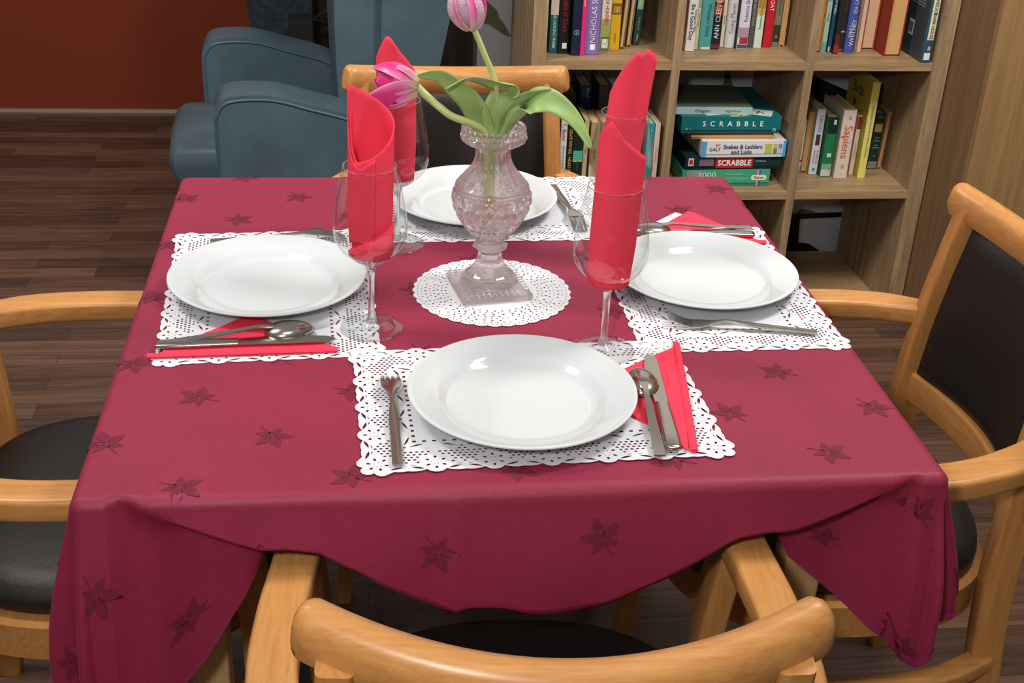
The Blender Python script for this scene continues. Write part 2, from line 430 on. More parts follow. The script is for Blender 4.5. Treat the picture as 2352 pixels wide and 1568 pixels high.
# upper middle
book('novel', .3860, .0235, .098, S1, .215, .15, 'dcd3d0', 'white novel with black lettering, first on the middle upper shelf', G2,
     [('Be a Good Day', .073, .0155, '3a3436', 'down', .92, -.1), ('Tomorrow Will', .078, .0095, '6a5a58', 'down', .9, .62), ('WO', .155, .021, 'c9302f', 'down', 1., .3)])
book('novel', .4150, .0088, .118, S1, .20, .14, 'c3b592', 'thin cream and green paperback between white novel and wide teal novel', G2, [('Dorset Tales', .075, .006, '6f6a52', 'down')], [(.105, .16, '8aa27c')])
book('novel', .4245, .0315, .113, S1, .225, .15, '4f9797', 'wide light teal novel with dark lettering and worn white foot', G2,
     [("Woman's Story", .075, .0145, '2e6b70', 'down', .9, .2), ('VARD', .16, .017, '24646a', 'down', 1., .2)], [(.001, .007, 'd8d4cc', -.6, .9)])
book('novel', .4583, .0222, .12, S1, .21, .14, '1f1c2a', 'black and red crime novel with large pale lettering up its spine', G2,
     [('ANN CLEEVES', .078, .0175, 'cfe6e0', 'up', .95), ('RAV', .148, .012, '3a2d28', 'up')], [(.002, .012, '7c2a2a'), (.085, .112, 'a93a26'), (.118, .128, 'd0803a'), (.128, .21, 'e2d6a8')])
book('novel', .4882, .0088, .142, S1, .205, .14, 'd3c3a6', 'slim cream novel with black lettering beside the crime novel', G2, [('WINTER', .14, .009, '1f1c1a', 'up'), ('Paperback', .07, .005, '6f6252', 'up')])
book('novel', .4985, .0272, .134, S1, .215, .14, 'd2d0cd', 'white round-spined novel with grey script and dark picture band on top', G2,
     [('Going Places', .075, .0165, '9a9a9c', 'up', .9)], [(.132, .215, '5d6a5c')], round_=.9)
book('novel', .5260, .0285, .12, S1, .215, .14, 'cfc9d6', 'lilac novel with script lettering and dark leafy left cover', G2,
     [('Rebecca Shaw', .105, .0135, '7b6fa8', 'up', .9, .15)], [(.002, .012, '4a4f5e'), (.014, .03, '9c2f3c', -.6, .9), (.03, .055, 'a08a96')], side='33402a')
book('novel', .5628, .0118, .142, S1, .205, .14, '565250', 'slim dark grey novel with pale lettering', G2, [('SUGGS LIKE AND GRIMM', .095, .0085, 'b9b4ae', 'up', .85)])
book('novel', .5752, .0210, .136, S1, .21, .14, 'bfd2bc', 'orange and mint paperback left of the red novel', G2,
     [('Rosanna Bailey', .075, .009, '5a8a86', 'up')], [(.085, .21, 'd49a3e'), (.1, .125, 'dca866')])
book('novel', .6018, .0235, .143, S1, .215, .14, 'b01a24', 'red hardback with white lettering down its spine', G2,
     [('THE RED COAT', .138, .0145, 'f0d9d6', 'down', .9), ('I', .012, .008, '5a0d12', 'down')])
book('novel', .6288, .0176, .152, S1, .205, .14, '6f7360', 'grey green paperback right of the red hardback', G2, [('Countryside', .1, .008, '5b604e', 'up')], [(.012, .055, '2d3626'), (.022, .028, 'c85a36', -.3, .3)])
book('old_book', .6478, .0138, .15, S1, .205, .14, 'c49a64', 'tan paperback showing its page edge, last on the middle upper shelf', G2, rev=True, page='c79f6a')
# upper right
book('old_book', .7290, .0105, .096, S1, .205, .14, 'b3834a', 'tan book showing page edge, first on the right upper shelf', G3, rev=True, page='c08a4e')
book('novel', .7402, .0128, .093, S1, .21, .14, '9db8a2', 'slim pale teal paperback at left of the right upper shelf', G3, [('Willows', .09, .006, '4f7a76', 'up')], [(.002, .028, '63a09c'), (.13, .21, '5d9c98')])
book('novel', .7585, .0096, .097, S1, .21, .14, '1d4a62', 'dark blue slim novel with white lettering', G3, [('MEREL ANNO', .125, .0085, 'd6e0e4', 'up', 1.1)], [(.002, .014, 'c9a98a', -.9, .2)])
book('novel', .7692, .0130, .083, S1, .205, .14, '2a2320', 'black paperback with red foot left of the dark gold book', G3, (), [(.002, .022, '9c2a2c'), (.022, .05, '5a2420')], side='1d2a22')
book('novel', .7832, .0162, .101, S1, .21, .14, '2b2a1c', 'dark olive book with gold line on spine', G3, (), [(.002, .008, 'b2352c'), (.05, .054, 'b89a4a'), (.1, .205, '34301e')])
book('novel', .8005, .0250, .09, S1, .215, .15, '4a56a0', 'blue round-spined novel with white lettering up its spine', G3,
     [('WHITNEY', .052, .0165, 'e2e4ee', 'up', .9, .25), ('PHYLLIS A', .055, .0075, 'ccd2ea', 'up', .9, -.45), ('SEA CAMEO', .13, .0125, 'c9cfe8', 'up', .9, .1)], round_=.8)
book('novel', .8318, .0172, .099, S1, .21, .14, 'd2b19a', 'pale pink paperback with red edge right of the blue novel', G3, (), [(.001, .21, '8a6a62', -.95, -.3)])
book('old_book', .8622, .0330, .129, S1, .2, .14, 'a9503a', 'thick tan book showing its page edge behind the red board', G3, rev=True, page='cfa888')
book('old_book', .8965, .0430, .064, S1, .205, .14, '8c2418', 'very thick tan book showing pages with brick red cover', G3, rev=True, page='c59a66')
bk_ = book('novel', .9700, .0262, .004, S1, .225, .15, '2a4a5e', 'dark grey blue novel with barcode on cover at right end of upper shelf', G3,
     [('MONSOUR', .145, .0125, '23262a', 'down', .9, .1), ('DARK HOUSE', .09, .0115, '23262a', 'down', .9, .1)], [(.056, .215, 'd6cda8', -.55, .75), (.006, .024, 'd9dde0', -.6, .6), (.03, .04, 'c9a08a', -.1, .4)], side='3a4048')
bm = bmesh.new(); add_box(bm, -.0136, -.0133, .075, .102, .05, .088); obj('barcode_label', bm, cmat('d8d4cc'), bk_)
bm = bmesh.new()
for k in range(9): add_box(bm, -.0139, -.01365, .079 + k * .0023, .079 + k * .0023 + (.0006 + .0006 * (k % 3)), .056, .082)
obj('barcode', bm, cmat('3a3a3a'), bk_)
bm = bmesh.new()
for k in range(11): add_box(bm, -.0137, -.0133, .03, .11 - .012 * (k % 3), .13 + k * .0065, .1325 + k * .0065)
obj('blurb_text', bm, cmat('7f868e'), bk_)
# lower left
H4 = .18
book('novel', .0400, .0240, .030, S2, H4, .12, '8fb79c', 'mint paperback with white label, first on the left lower shelf', G4,
     [('art of the River', .055, .013, '2e3a34', 'up', .9, .3)], [(.002, .09, 'b4cdd0'), (.15, .175, 'e4ebe0', -.5, .5), (.09, .11, '6f9c92')], side='c8b34a')
book('novel', .0725, .0162, .042, S2, H4, .12, 'd9d9dc', 'white paperback with red script beside the mint paperback', G4,
     [('C. Bester', .148, .0135, 'c83a44', 'down', .9), ('DEATH OF A PERFECT WIFE', .07, .008, '8a8c94', 'down', .9)], side='3b6ea0')
book('novel', .0893, .0160, .040, S2, H4, .12, '17181a', 'black paperback with yellow capitals down its spine', G4,
     [('GRAVE MISTAKE - NGAIO MARSH', .09, .0115, 'd8b24a', 'down', .78)])
book('novel', .1058, .0255, .040, S2, H4, .12, '16281f', 'dark green paperback with mint band across spine', G4, [('Agatha', .06, .01, '3f5a48', 'down')], [(.075, .1, '4fae94'), (.07, .075, 'a8b06a')])
book('novel', .1322, .0118, .043, S2, H4, .12, 'b8a27c', 'cream paperback right of the mint banded one', G4, [('Tales', .1, .007, '6c5c40', 'down')])
for k, (x, w, c) in enumerate(((.150, .024, 'a08a66'), (.1755, .026, '8a7a5c'), (.203, .022, 'b09a74'), (.227, .02, '6d7a66'))):
    book('novel', x, w, .044 + .002 * k, S2, .172, .12, c, ('tan', 'brown', 'sand coloured', 'sage')[k] + ' paperback on the left lower shelf behind the tallest napkin glass', G4, [('Stories', .09, .009, '5a4a34', 'down')])
book('novel', .2880, .0178, .012, S2, .18, .13, '1e8f98', 'turquoise paperback at right of the left lower shelf', G4, [('Sea Breeze', .09, .008, 'a5d2d0', 'down'), ('F', .16, .008, 'e2efe9', 'front')], side='1d4a2c')
book('novel', .3070, .0130, .010, S2, .18, .13, 'cdb2a0', 'pale pink paperback, last on the left lower shelf', G4, [('Rosewood Farm', .1, .006, 'b9806c', 'down')])
for k, (x, w, c, h, lb) in enumerate(((.031, .03, '2a2a2c', .215, 'dark hardback standing behind the mint paperback'), (.105, .03, '4a4030', .205, 'brown hardback in the rear row behind the yellow lettered paperback'),
                                      (.143, .032, '1d2a4e', .225, 'tall blue hardback in the rear row with pale lettering'), (.195, .03, '3a3432', .225, 'dark brown hardback at right of the rear row'))):
    book('hardback', x, w, .195, S2, h, .13, c, lb, G4, [('Palmer', h - .02, .009, 'c9d6dc', 'down', 1, .3), ('Top 10', h - .02, .007, '4fae94', 'down', 1, -.3)] if k == 2 else ())
# lower right
book('booklet', .7482, .0054, .146, S2, .147, .13, 'c9c9c4', 'very thin white booklet against the divider on the right lower shelf', G5, (), [(.03, .036, 'c23a36'), (.002, .02, '6fb2b8')])
book('old_book', .7544, .0174, .143, S2, .172, .13, 'b08a58', 'tan book showing its page edge on the right lower shelf', G5, rev=True, page='bd9257')
book('novel', .7727, .0232, .130, S2, .181, .14, 'd0d4dc', 'white paperback with pink lettering and small dark picture', G5,
     [('GROVES', .142, .014, '8a95a6', 'down', .9), ('A Lady Like', .05, .009, 'd08a9c', 'down', .9, .4), ('Annie Rose', .05, .009, 'd08a9c', 'down', .9, -.3)], [(.082, .112, '4a3a3c', -.5, .5), (.01, .018, '3a7aa8', -.3, .3)], side='9aa2ae')
book('novel', .7982, .0290, .111, S2, .166, .14, '1f7a4a', 'green paperback fading to white at foot', G5, [('2', .02, .008, '3a4a40', 'front', 1, .5)],
     [(.002, .02, 'c9cfc8'), (.02, .036, '7fb094'), (.12, .165, '12301f'), (.145, .158, 'd3e4ee', .1, .6), (.055, .066, 'cfe0d4', -.3, .5)], side='2a5a3c')
book('novel', .8318, .0365, .097, S2, .188, .15, 'dccdc0', 'thick white paperback with large red lettering down its spine', G5,
     [('Sapiens', .102, .031, 'e0654a', 'down', 1.), ('III', .168, .012, 'b5aaa0', 'down'), ('IIII', .034, .012, 'b5aaa0', 'down'), ('-', .012, .012, '8a8078', 'down')], side='c4b8ac')
book('novel', .8845, .0120, .125, S2, .165, .13, 'd6bda6', 'slim cream paperback with red top right of the thick white one', G5, [('Last of the Beldon', .07, .006, 'a88a72', 'down')], [(.128, .162, '6a3a3a', -.2, .9), (.128, .162, 'b5222a', -.95, -.2)])
bk_ = book('guide_book', .8985, .0210, .099, S2, .263, .16, 'd6cb6a', 'tall yellow bird guide with dark blue title on cover', G5,
     [('a Photographic Guide to Birds of Britain and Europe', .13, .0075, '6a7a9a', 'down', .9, .1)], side='b9a83a', page='e0d9b0', round_=.1)
lettering('Birds', .044, '20285a', bk_, (-.0108, .088, .222), 'left', .8, 'cover_lettering')
bm = bmesh.new()
for cy, cz, r in ((.05, .165, .011), (.043, .108, .012), (.05, .06, .013), (.036, .075, .01)):
    for a0 in (90, 210, 330):
        a = radians(a0)
        add_prism(bm, [(-.0109, cy, cz), (-.0109, cy + r * cos(a - .5) * .7, cz + r * sin(a - .5) * .7), (-.0109, cy + r * cos(a), cz + r * sin(a)), (-.0109, cy + r * cos(a + .5) * .7, cz + r * sin(a + .5) * .7)], (-.0002, 0, 0))
obj('cover_leaf_print', bm, cmat('2c6a30'), bk_)
bm = bmesh.new(); add_prism(bm, [(-.0109, .085, .19), (-.0109, .115, .192), (-.0109, .098, .168)], (-.0002, 0, 0)); obj('cover_red_print', bm, cmat('9c2228'), bk_)
book('hardback', .9540, .0262, .170, S2, .158, .12, '14302a', 'dark green hardback with gold label on spine', G5,
     [('TOMES', .147, .007, '8aa08c', 'front', .8), ('THE', .088, .006, '9fb0a0', 'front'), ('HOBBIES', .08, .005, '9fb0a0', 'front'), ('AND', .068, .005, '9fb0a0', 'front'), ('GARDENS', .061, .005, '9fb0a0', 'front'), ('12', .038, .007, 'b0a070', 'front')], [(.105, .128, 'b5905a', -.8, .8), (.002, .022, '7d7a70')])
book('old_book', .9822, .0095, .168, S2, .162, .12, 'b0805c', 'slim tan book showing page edge beside the dark green hardback', G5, rev=True, lean=.03, page='b98c66')

# board games in the middle lower compartment
def game(name, x0, x1, z0, z1, d0, depth, lidc, trayc, label, rz=0., cat='board game', lidf=.8):
    t = empty(name, on_case((x0 + x1) / 2, d0, S2 + z0 + .0005), BROT + rz); tag(t, label, cat, 'games stacked on the middle lower shelf')
    hw, h = (x1 - x0) / 2, z1 - z0
    obj('lid', box(-hw, hw, 0, depth, h * (1 - lidf), h - .0006), cmat(lidc), t, bevel=.0012, bseg=1)
    obj('tray', box(-hw + .0015, hw - .0015, .0015, depth - .0015, 0, h * (1 - lidf) + .001), cmat(trayc), t)
    return t, hw, h
def panel(t, name, x0, x1, z0, z1, c, y=-.0006):
    bm = bmesh.new(); add_box(bm, x0, x1, y, y + .0004, z0, z1); return obj(name, bm, cmat(c), t)
t, hw, h = game('jigsaw_box', .398, .634, .000, .045, .045, .22, '3f9c78', '2f7d60', 'mint green jigsaw box at the bottom of the games stack', cat='jigsaw puzzle')
lettering('1000', .026, 'd5ecdf', t, (-.052, -.0012, h - .016), 'front', .95)
lettering('Pieces  Puzzle', .008, 'a9d6c0', t, (.02, -.0012, h - .012), 'front'); lettering('a full colour interlocking jigsaw', .006, 'a9d6c0', t, (.022, -.0012, h - .024), 'front')
panel(t, 'picture_panel', -hw + .012, -hw + .055, .012, h - .003, '8e948c')
panel(t, 'pink_stripe', .083, .088, .001, h - .001, 'd98aa8'); panel(t, 'blue_stripe', .089, .092, .001, h - .001, '3a4a9a')
bm = bmesh.new(); add_prism(bm, [(.0885 + a, -.0011, h * .52 + b) for a, b in rrect(.042, .014, .0065)], (0, .0004, 0)); obj('name_badge', bm, cmat('e6dcc4'), t)
lettering('Falcon', .0105, '2a2a30', t, (.0885, -.0018, h * .52), 'front')
t, hw, h = game('word_game_box', .403, .662, .0455, .080, .047, .27, '0f3034', '0b2428', 'dark teal word game box with red title panel above the mint jigsaw box', .02)
panel(t, 'title_panel', -.048, .052, .004, h - .002, 'b5262e')
lettering('SCRABBLE', .0215, 'e8e2da', t, (.002, -.0014, h * .5), 'front', .92, bold=.0006); lettering('ORIGINAL', .0065, 'a9b8b4', t, (.073, -.0012, h * .62), 'front')
panel(t, 'logo_panel', -hw + .008, -hw + .022, h * .3, h * .9, 'd7d3cf'); panel(t, 'logo_dot', -hw + .0105, -hw + .0195, h * .42, h * .78, 'c42a30', -.0009)
panel(t, 'tile_picture', -.092, -.054, h * .3, h * .85, '7d6468')
t, hw, h = game('dice_game_box', .441, .666, .0805, .125, .040, .26, 'dcdad8', 'cfd2d4', 'white and blue dice game box above the dark teal word game', .02)
lettering('Snakes & Ladders', .0155, '46467e', t, (-.004, -.0012, h * .64), 'front', .95, bold=.0003); lettering('and Ludo', .0155, '46467e', t, (-.006, -.0012, h * .33), 'front', .95, bold=.0003)
lettering('GALT', .0125, '2e3a3a', t, (-.078, -.0014, h * .5), 'front')
for k, c in enumerate(('d8443a', 'e6a52c', '4a9ad0')):
    panel(t, 'rainbow_stripe', -.076 + .004 * k, -.073 + .004 * k, h * (.66 + .03 * k), h * .82, c)
panel(t, 'blue_end', -hw, -hw + .012, .001, h - .001, '4aa2d8'); panel(t, 'blue_end', hw - .008, hw, .001, h - .001, '4aa2d8')
panel(t, 'game_picture', .056, .075, h * .22, h * .82, 'b5bd4e')
for k, c in enumerate(('c9b24e', '6f8fc4', '5f8a4c', 'b9c2cc')):
    panel(t, 'small_picture', .079 + .013 * (k % 2), .089 + .013 * (k % 2), h * (.52 if k < 2 else .22), h * (.8 if k < 2 else .5), c)
t = empty('paper_stack', on_case(.526, .05, S2 + .126), BROT - .015); tag(t, 'thin loose orange and cream paper folder between the white game and teal box', 'papers', 'games stacked on the middle lower shelf')
obj('lower_folder', box(-.110, .112, .004, .22, 0, .006), cmat('d8c49a'), t); obj('middle_folder', box(-.113, .108, .0, .22, .0064, .011), cmat('d79a5c'), t); obj('upper_folder', box(-.11, .1, .003, .22, .0114, .0165), cmat('b5602e'), t)
t, hw, h = game('word_game_box', .382, .645, .1430, .188, .045, .27, '0f6a6e', '0c5458', 'teal word game box with spaced white capitals under a grey green book')
lettering('S  C  R  A  B  B  L  E', .0190, 'e9efee', t, (.004, -.0012, h * .56), 'front', 1., bold=.0003)
lettering('12  h', .008, 'b9d6d4', t, (-hw + .018, -.0012, h * .27), 'front'); lettering('o', .018, 'd9e6e6', t, (hw - .017, -.0012, h * .25), 'front')
bm = bmesh.new()
def tile(cx, cy, w, l, r, mi=0):
    c, s = cos(r), sin(r)
    add_prism(bm, [(cx + a * c - b * s, cy + a * s + b * c, h - .0005) for a, b in ((-w, -l), (w, -l), (w, l), (-w, l))], (0, 0, .0004))
tile(-.035, .045, .034, .03, .15); tile(.085, .035, .03, .026, -.4)
obj('tile_print', bm, cmat('c9cec6'), t)
bm = bmesh.new(); tile(.03, .018, .012, .012, .4); tile(.012, .006, .016, .005, 0); obj('yellow_print', bm, cmat('cdb22e'), t)
bm = bmesh.new(); tile(-.03, .045, .016, .0025, .1); tile(-.045, .04, .002, .01, .1); tile(.085, .036, .002, .014, .5); tile(.078, .034, .002, .012, -.7); obj('letter_print', bm, cmat('3a3f3f'), t)
t = empty('picture_book', on_case(.469, .062, S2 + .1885), BROT - .02); tag(t, 'grey green hardback lying flat on top of the games stack', 'book')
obj('cover', box(-.1, .1, 0, .2, .0175, .0195), cmat('5f6a5c'), t); obj('back_cover', box(-.1, .1, 0, .2, 0, .002), cmat('8fa6a4'), t)
obj('spine', box(-.1, .1, -.0006, .0016, .0001, .0194), cmat('9fb8bc'), t); obj('page_block', box(-.097, .097, .002, .197, .0022, .0172), CREAM, t)
lettering('Oregano', .011, '4a5658', t, (-.03, -.0016, .0097), 'front'); lettering('Nigel Poole', .009, '5a7a80', t, (.05, -.0016, .0097), 'front')

# ------------------------------------------------------------------ cupboard on the right
cu = empty('cupboard', (1.306, 1.2, 0)); tag(cu, 'tall light oak cupboard standing right of the bookcase', 'cupboard')
obj('side_panel', box(0, .02, .021, .62, 0, 2.1), CUPS, cu, bevel=.001, bseg=1)
obj('cupboard_door', box(0, .5, 0, .02, .06, 2.1), CUPD, cu, bevel=.001, bseg=1)
obj('cupboard_door', box(.503, 1.0, 0, .02, .06, 2.1), CUPD, cu, bevel=.001, bseg=1)
obj('carcass', box(.0205, 1.0, .0215, .62, 0, 2.09), CUPS, cu)

# ------------------------------------------------------------------ dining table and its cloth
HW, HD = .460, .468
tb = empty('dining_table', (0, 0, 0)); tag(tb, 'square dining table hidden under the burgundy cloth', 'table')
obj('tabletop', box(-HW + .006, HW - .006, -HD + .006, HD - .006, .722, ZT - .004), PALEW, tb, bevel=.004)
for sx in (-1, 1):
    for sy in (-1, 1):
        x, y = sx * .36, sy * .37
        bm = bmesh.new()
        add_loft(bm, [[(x + a * k, y + b * k, z) for a, b in rrect(.05, .05, .006)] for z, k in ((0, .72), (.35, .86), (.66, 1))])
        obj('leg', bm, PALEW, tb, smooth=True, auto=40)
bm = bmesh.new()
for sx in (-1, 1): add_box(bm, sx * .36 - .01, sx * .36 + .01, -.34, .34, .665, .721)
for sy in (-1, 1): add_box(bm, -.345, .345, sy * .37 - .01, sy * .37 + .01, .665, .721)
obj('apron_frame', bm, PALEW, tb)

OV = {'f': .25, 'b': .20, 'r': .22, 'l': .30}
KL = [(.285, .45), (.31, .62), (.35, .92), (.40, 1.12), (.46, 1.25)]; KR = [(.285, .45), (.3126, .49), (.355, .65), (.417, .87), (.46, .98)]
FT = [(0, .147), (.09, .142), (.14, .118), (.19, .088), (.225, .066), (.26, .060), (.285, .060), (.31, .052), (.35, .036), (.40, .014), (.43, .0)]
def side_prof(w, t, L, cen, k=1.):
    """w signed position along the side, t length past the edge -> (outward, down)"""
    a = abs(w - cen)
    F = lerp_tab(FT, a)
    if a < .2: F += .008 * sin(w * 40) * .3
    out = lambda q: .010 + .17 * q + .012 * sin(min(q, .14) / .14 * pi * .5)
    edge = lambda q: ((.014 * sin(min(q / .014, 1.) * pi / 2)), .014 * (1 - cos(min(q / .014, 1.) * pi / 2)))
    def hang(q):
        e = edge(q)
        if q < .014: return e
        return (e[0] + .15 * (q - .014) + .006 * sin((q - .014) * 14), e[1] + (q - .014) * .985)
    if t > F: t = F + (t - F) * max(.2, (k * L - F) / (L - F))
    if t <= F or a > .43: return hang(t)
    h = hang(F); q = t - F
    inw = 1 - smooth(.268, .305, a)              # 1: tucked level under the table, 0: hangs on behind the crease
    gap = .034 * smooth(.43, .37, a) if a > .3 else .034
    gap = .034 * (1 - smooth(.35, .43, a))
    ax, dz = (h[0] - .93 * q, h[1] + .10 * q - .010 * sin(min(q / .03, 1) * pi))     # tucked
    s = min(q / .02, 1.)
    bx, bz = (h[0] - gap * s + .10 * max(0, q - .02), h[1] + q * .97)
    return (ax * inw + bx * (1 - inw), dz * inw + bz * (1 - inw))
def corner_out(f, d, fl):
    """hanging corner: f 0..1 from the front/back side round to the left/right side"""
    e = .014 * sin(min(d / .014, 1.) * pi / 2); z = .014 * (1 - cos(min(d / .014, 1.) * pi / 2))
    if d > .014:
        k = .15 + fl * sin(pi * f); e += k * (d - .014) + .006 * sin(min(d - .014, .22) * 14); z += (d - .014) * sqrt(1 - min(.5, k) ** 2)
    return e, z
CEN = {'f': .006, 'b': .007, 'l': -.07, 'r': -.093}
def cloth(u, v):
    cx = max(-HW, min(HW, u)); cy = max(-HD, min(HD, v)); ex = u - cx; ey = v - cy
    z = ZT
    if ex == 0 and ey == 0:
        z += .0005 * math.exp(-((u + .075) / .005) ** 2) + .0003 * math.exp(-((u + .335) / .006) ** 2) * smooth(.1, -.2, v) + .0003 * math.exp(-((u - .27) / .006) ** 2)
        return Vector((u, v, z))
    if ey and not ex:
        s = 'f' if ey < 0 else 'b'; k = lerp_tab(KL if cx < 0 else KR, abs(cx)) if s == 'f' and abs(cx) > .27 else (.45 + .55 * smooth(.27, .0, abs(cx)) if s == 'f' else 1.)
        o, d = side_prof(cx, abs(ey), OV[s], CEN[s], k)
        if s == 'f':
            o += .0040 * math.exp(-((u + .075) / .006) ** 2) * min(1, abs(ey) / .03) + .003 * sin(cx * 26 + 1) * smooth(.02, .12, abs(ey)) * smooth(.24, .1, abs(cx)) + .0012 * sin(cx * 61) * smooth(.05, .15, abs(ey))
        return Vector((cx, cy + (o if ey > 0 else -o), z - d))
    if ex and not ey:
        s = 'r' if ex > 0 else 'l'; o, d = side_prof(cy, abs(ex), OV[s], CEN[s])
        return Vector((cx + (o if ex > 0 else -o), cy, z - d))
    d = hypot(ex, ey); f = atan2(abs(ex), abs(ey)) / (pi / 2)
    wob = .019 * sin(f * pi * 3) * smooth(0, .2, d)
    if ey < 0: d *= (1.25 - .25 * f) if ex < 0 else (.98 - .22 * sin(pi * f) + .02 * f)
    o, dz = corner_out(f, d, -.09)
    o += wob
    a = f * pi / 2
    return Vector((cx + math.copysign(o * sin(a), ex), cy + math.copysign(o * cos(a), ey), z - dz))
def cloth_n(u, v):
    h = .0015
    a = cloth(u + h, v) - cloth(u - h, v); b = cloth(u, v + h) - cloth(u, v - h)
    n = a.cross(b)
    return n.normalized() if n.length > 1e-12 else Vector((0, 0, 1))
def axis_samples(lo, hi, e0, e1):
    xs = []; x = lo
    while x < hi - 1e-6:
        xs.append(x)
        near = min(abs(x - e0), abs(x - e1))
        x += .003 if near < .022 else (.0075 if x < e0 or x > e1 else .012)
        for e in (e0, e1):
            if xs[-1] < e - 1e-6 < x: x = e
    xs.append(hi); return xs
US = axis_samples(-HW - OV['l'], HW + OV['r'], -HW, HW); VS = axis_samples(-HD - OV['f'], HD + OV['b'], -HD, HD)
bm = bmesh.new()
VB = [v for v in VS if v >= -HD - 1e-9]
FR = [0, .04, .08, .12, .18] + [.18 + .82 * k / 16 for k in range(1, 17)]; BR_ = [k / 20 for k in range(1, 21)]
def front_row(u, k):
    F = max(.022, lerp_tab(FT, abs(u - CEN['f']))) if abs(u) <= HW else .022
    return -HD - (FR[k] * F if k < len(FR) else F + (OV['f'] - F) * BR_[k - len(FR)])
NF = len(FR) + len(BR_)
grid = [[bm.verts.new(cloth(u, front_row(u, k))) for u in US] for k in range(NF - 1, 0, -1)] + [[bm.verts.new(cloth(u, v)) for u in US] for v in VB]
for j in range(len(grid) - 1):
    for i in range(len(US) - 1):
        bm.faces.new((grid[j][i], grid[j][i + 1], grid[j + 1][i + 1], grid[j + 1][i]))
def leaf_outline():
    pts = []
    lobes = [(90, 1.0), (28, .95), (-38, .72), (-142, .72), (152, .95)]
    for a, l in lobes:
        for da, k in ((-29, .50), (-22, .72), (-15, .74), (-9, .90), (0, 1.12), (9, .90), (15, .74), (22, .72), (29, .50)):
            pts.append((radians(a - da), l * k))
        pts.append((radians(a - 34), .36))
    return pts
LO = leaf_outline()
def add_leaf(cu_, cv_, ang, size):
    def P(x, y):
        c, s = cos(ang), sin(ang); u, v = cu_ + (x * c - y * s), cv_ + (x * s + y * c)
        u = max(US[0] + .002, min(US[-1] - .002, u)); v = max(VS[0] + .002, min(VS[-1] - .002, v))
        return bm.verts.new(cloth(u, v) + cloth_n(u, v) * (.0004 if abs(u) < HW and abs(v) < HD else .0008))
    rings = []
    for k in (.16, .5, 1.):
        rings.append([P(cos(a) * r * k * size, sin(a) * r * k * size) for a, r in LO])
    n = len(LO)
    for a, b in zip(rings, rings[1:]):
        for i in range(n):
            j = (i + 1) % n
            if i % 10 in (4,) and a is rings[0]: continue
            f = bm.faces.new((a[i], b[i], b[j], a[j])); f.material_index = 1
    st = [P(-.02 * size, -.2 * size), P(.05 * size, -.2 * size), P(.27 * size, -.95 * size), P(.19 * size, -.95 * size)]
    bm.faces.new(st).material_index = 1
for i in range(-9, 10):
    for j in range(-10, 11):
        cu_ = -.363 + .178 * i + .089 * j; cv_ = -.271 + .008 * i - .0885 * j
        if US[0] + .02 < cu_ < US[-1] - .02 and VS[0] + .02 < cv_ < VS[-1] - .02:
            if abs(cu_) < .27 and cv_ < -HD - lerp_tab(FT, abs(cu_ - .006)) + .02: continue
            add_leaf(cu_, cv_, radians((20 if j % 2 else 55) + (180 if (i + j) % 2 else 0)), .0245)
tc_ = obj('tablecloth', bm, [CLOTH, LEAFM], smooth=True, recalc=False)
HEMM = damask('burgundy_hem', '88244a', .5, .3)
def hem_strip(bm, pts):
    rows = []
    for (u0, v0), (u1, v1) in pts:
        rows.append([bm.verts.new(cloth(a, b) + cloth_n(a, b) * .0011) for a, b in ((u0, v0), ((u0 + u1) / 2, (v0 + v1) / 2), (u1, v1))])
    for a, b in zip(rows, rows[1:]):
        for k in range(2): bm.faces.new((a[k], b[k], b[k + 1], a[k + 1]))
for su in (-1, 1):
    for sv in (-1, 1):
        uu = US[0] + .0015 if su < 0 else US[-1] - .0015; vv = VS[0] + .0015 if sv < 0 else VS[-1] - .0015
        bm = bmesh.new()
        hem_strip(bm, [((u, vv), (u, vv - sv * .011)) for u in US[1:-1] if u * su > .31])
        hem_strip(bm, [((uu, v), (uu - su * .011, v)) for v in VS[1:-1] if v * sv > (.41 if sv < 0 else .30)])
        obj('hem', bm, HEMM, tc_, smooth=True, recalc=False)
tag(tc_, 'burgundy damask tablecloth with darker woven leaves draped over the table', 'tablecloth')

# ------------------------------------------------------------------ lace paper mats
def lace_curve(name, outer, holes, thick=.00022):
    cu_ = bpy.data.curves.new(name, 'CURVE'); cu_.dimensions = '2D'; cu_.fill_mode = 'BOTH'; cu_.extrude = thick
    for pts in [outer] + holes:
        s = cu_.splines.new('POLY'); s.points.add(len(pts) - 1)
        for p, q in zip(s.points, pts): p.co = (q[0], q[1], 0, 1)
        s.use_cyclic_u = True
    o = bpy.data.objects.new(name, cu_); COL.objects.link(o)
    dg = bpy.context.evaluated_depsgraph_get(); dg.update()
    me = bpy.data.meshes.new_from_object(o.evaluated_get(dg))
    bpy.data.objects.remove(o); bpy.data.curves.remove(cu_); me.materials.clear()
    return me
def ell(cx, cy, a, b, rot=0., n=7):
    c, s = cos(rot), sin(rot)
    return [(cx + a * cos(2 * pi * k / n) * c - b * sin(2 * pi * k / n) * s, cy + a * cos(2 * pi * k / n) * s + b * sin(2 * pi * k / n) * c) for k in range(n)]
def eye(cx, cy, l, w, rot, n=4):
    pts = [(-l + 2 * l * k / n, w * sin(pi * k / n)) for k in range(n)] + [(l - 2 * l * k / n, -w * .5 * sin(pi * k / n)) for k in range(n)]
    c, s = cos(rot), sin(rot)
    return [(cx + x * c - y * s, cy + x * s + y * c) for x, y in pts]
MX, MY = .190, .123                              # flower centre lines
NX, NY = 6, 4
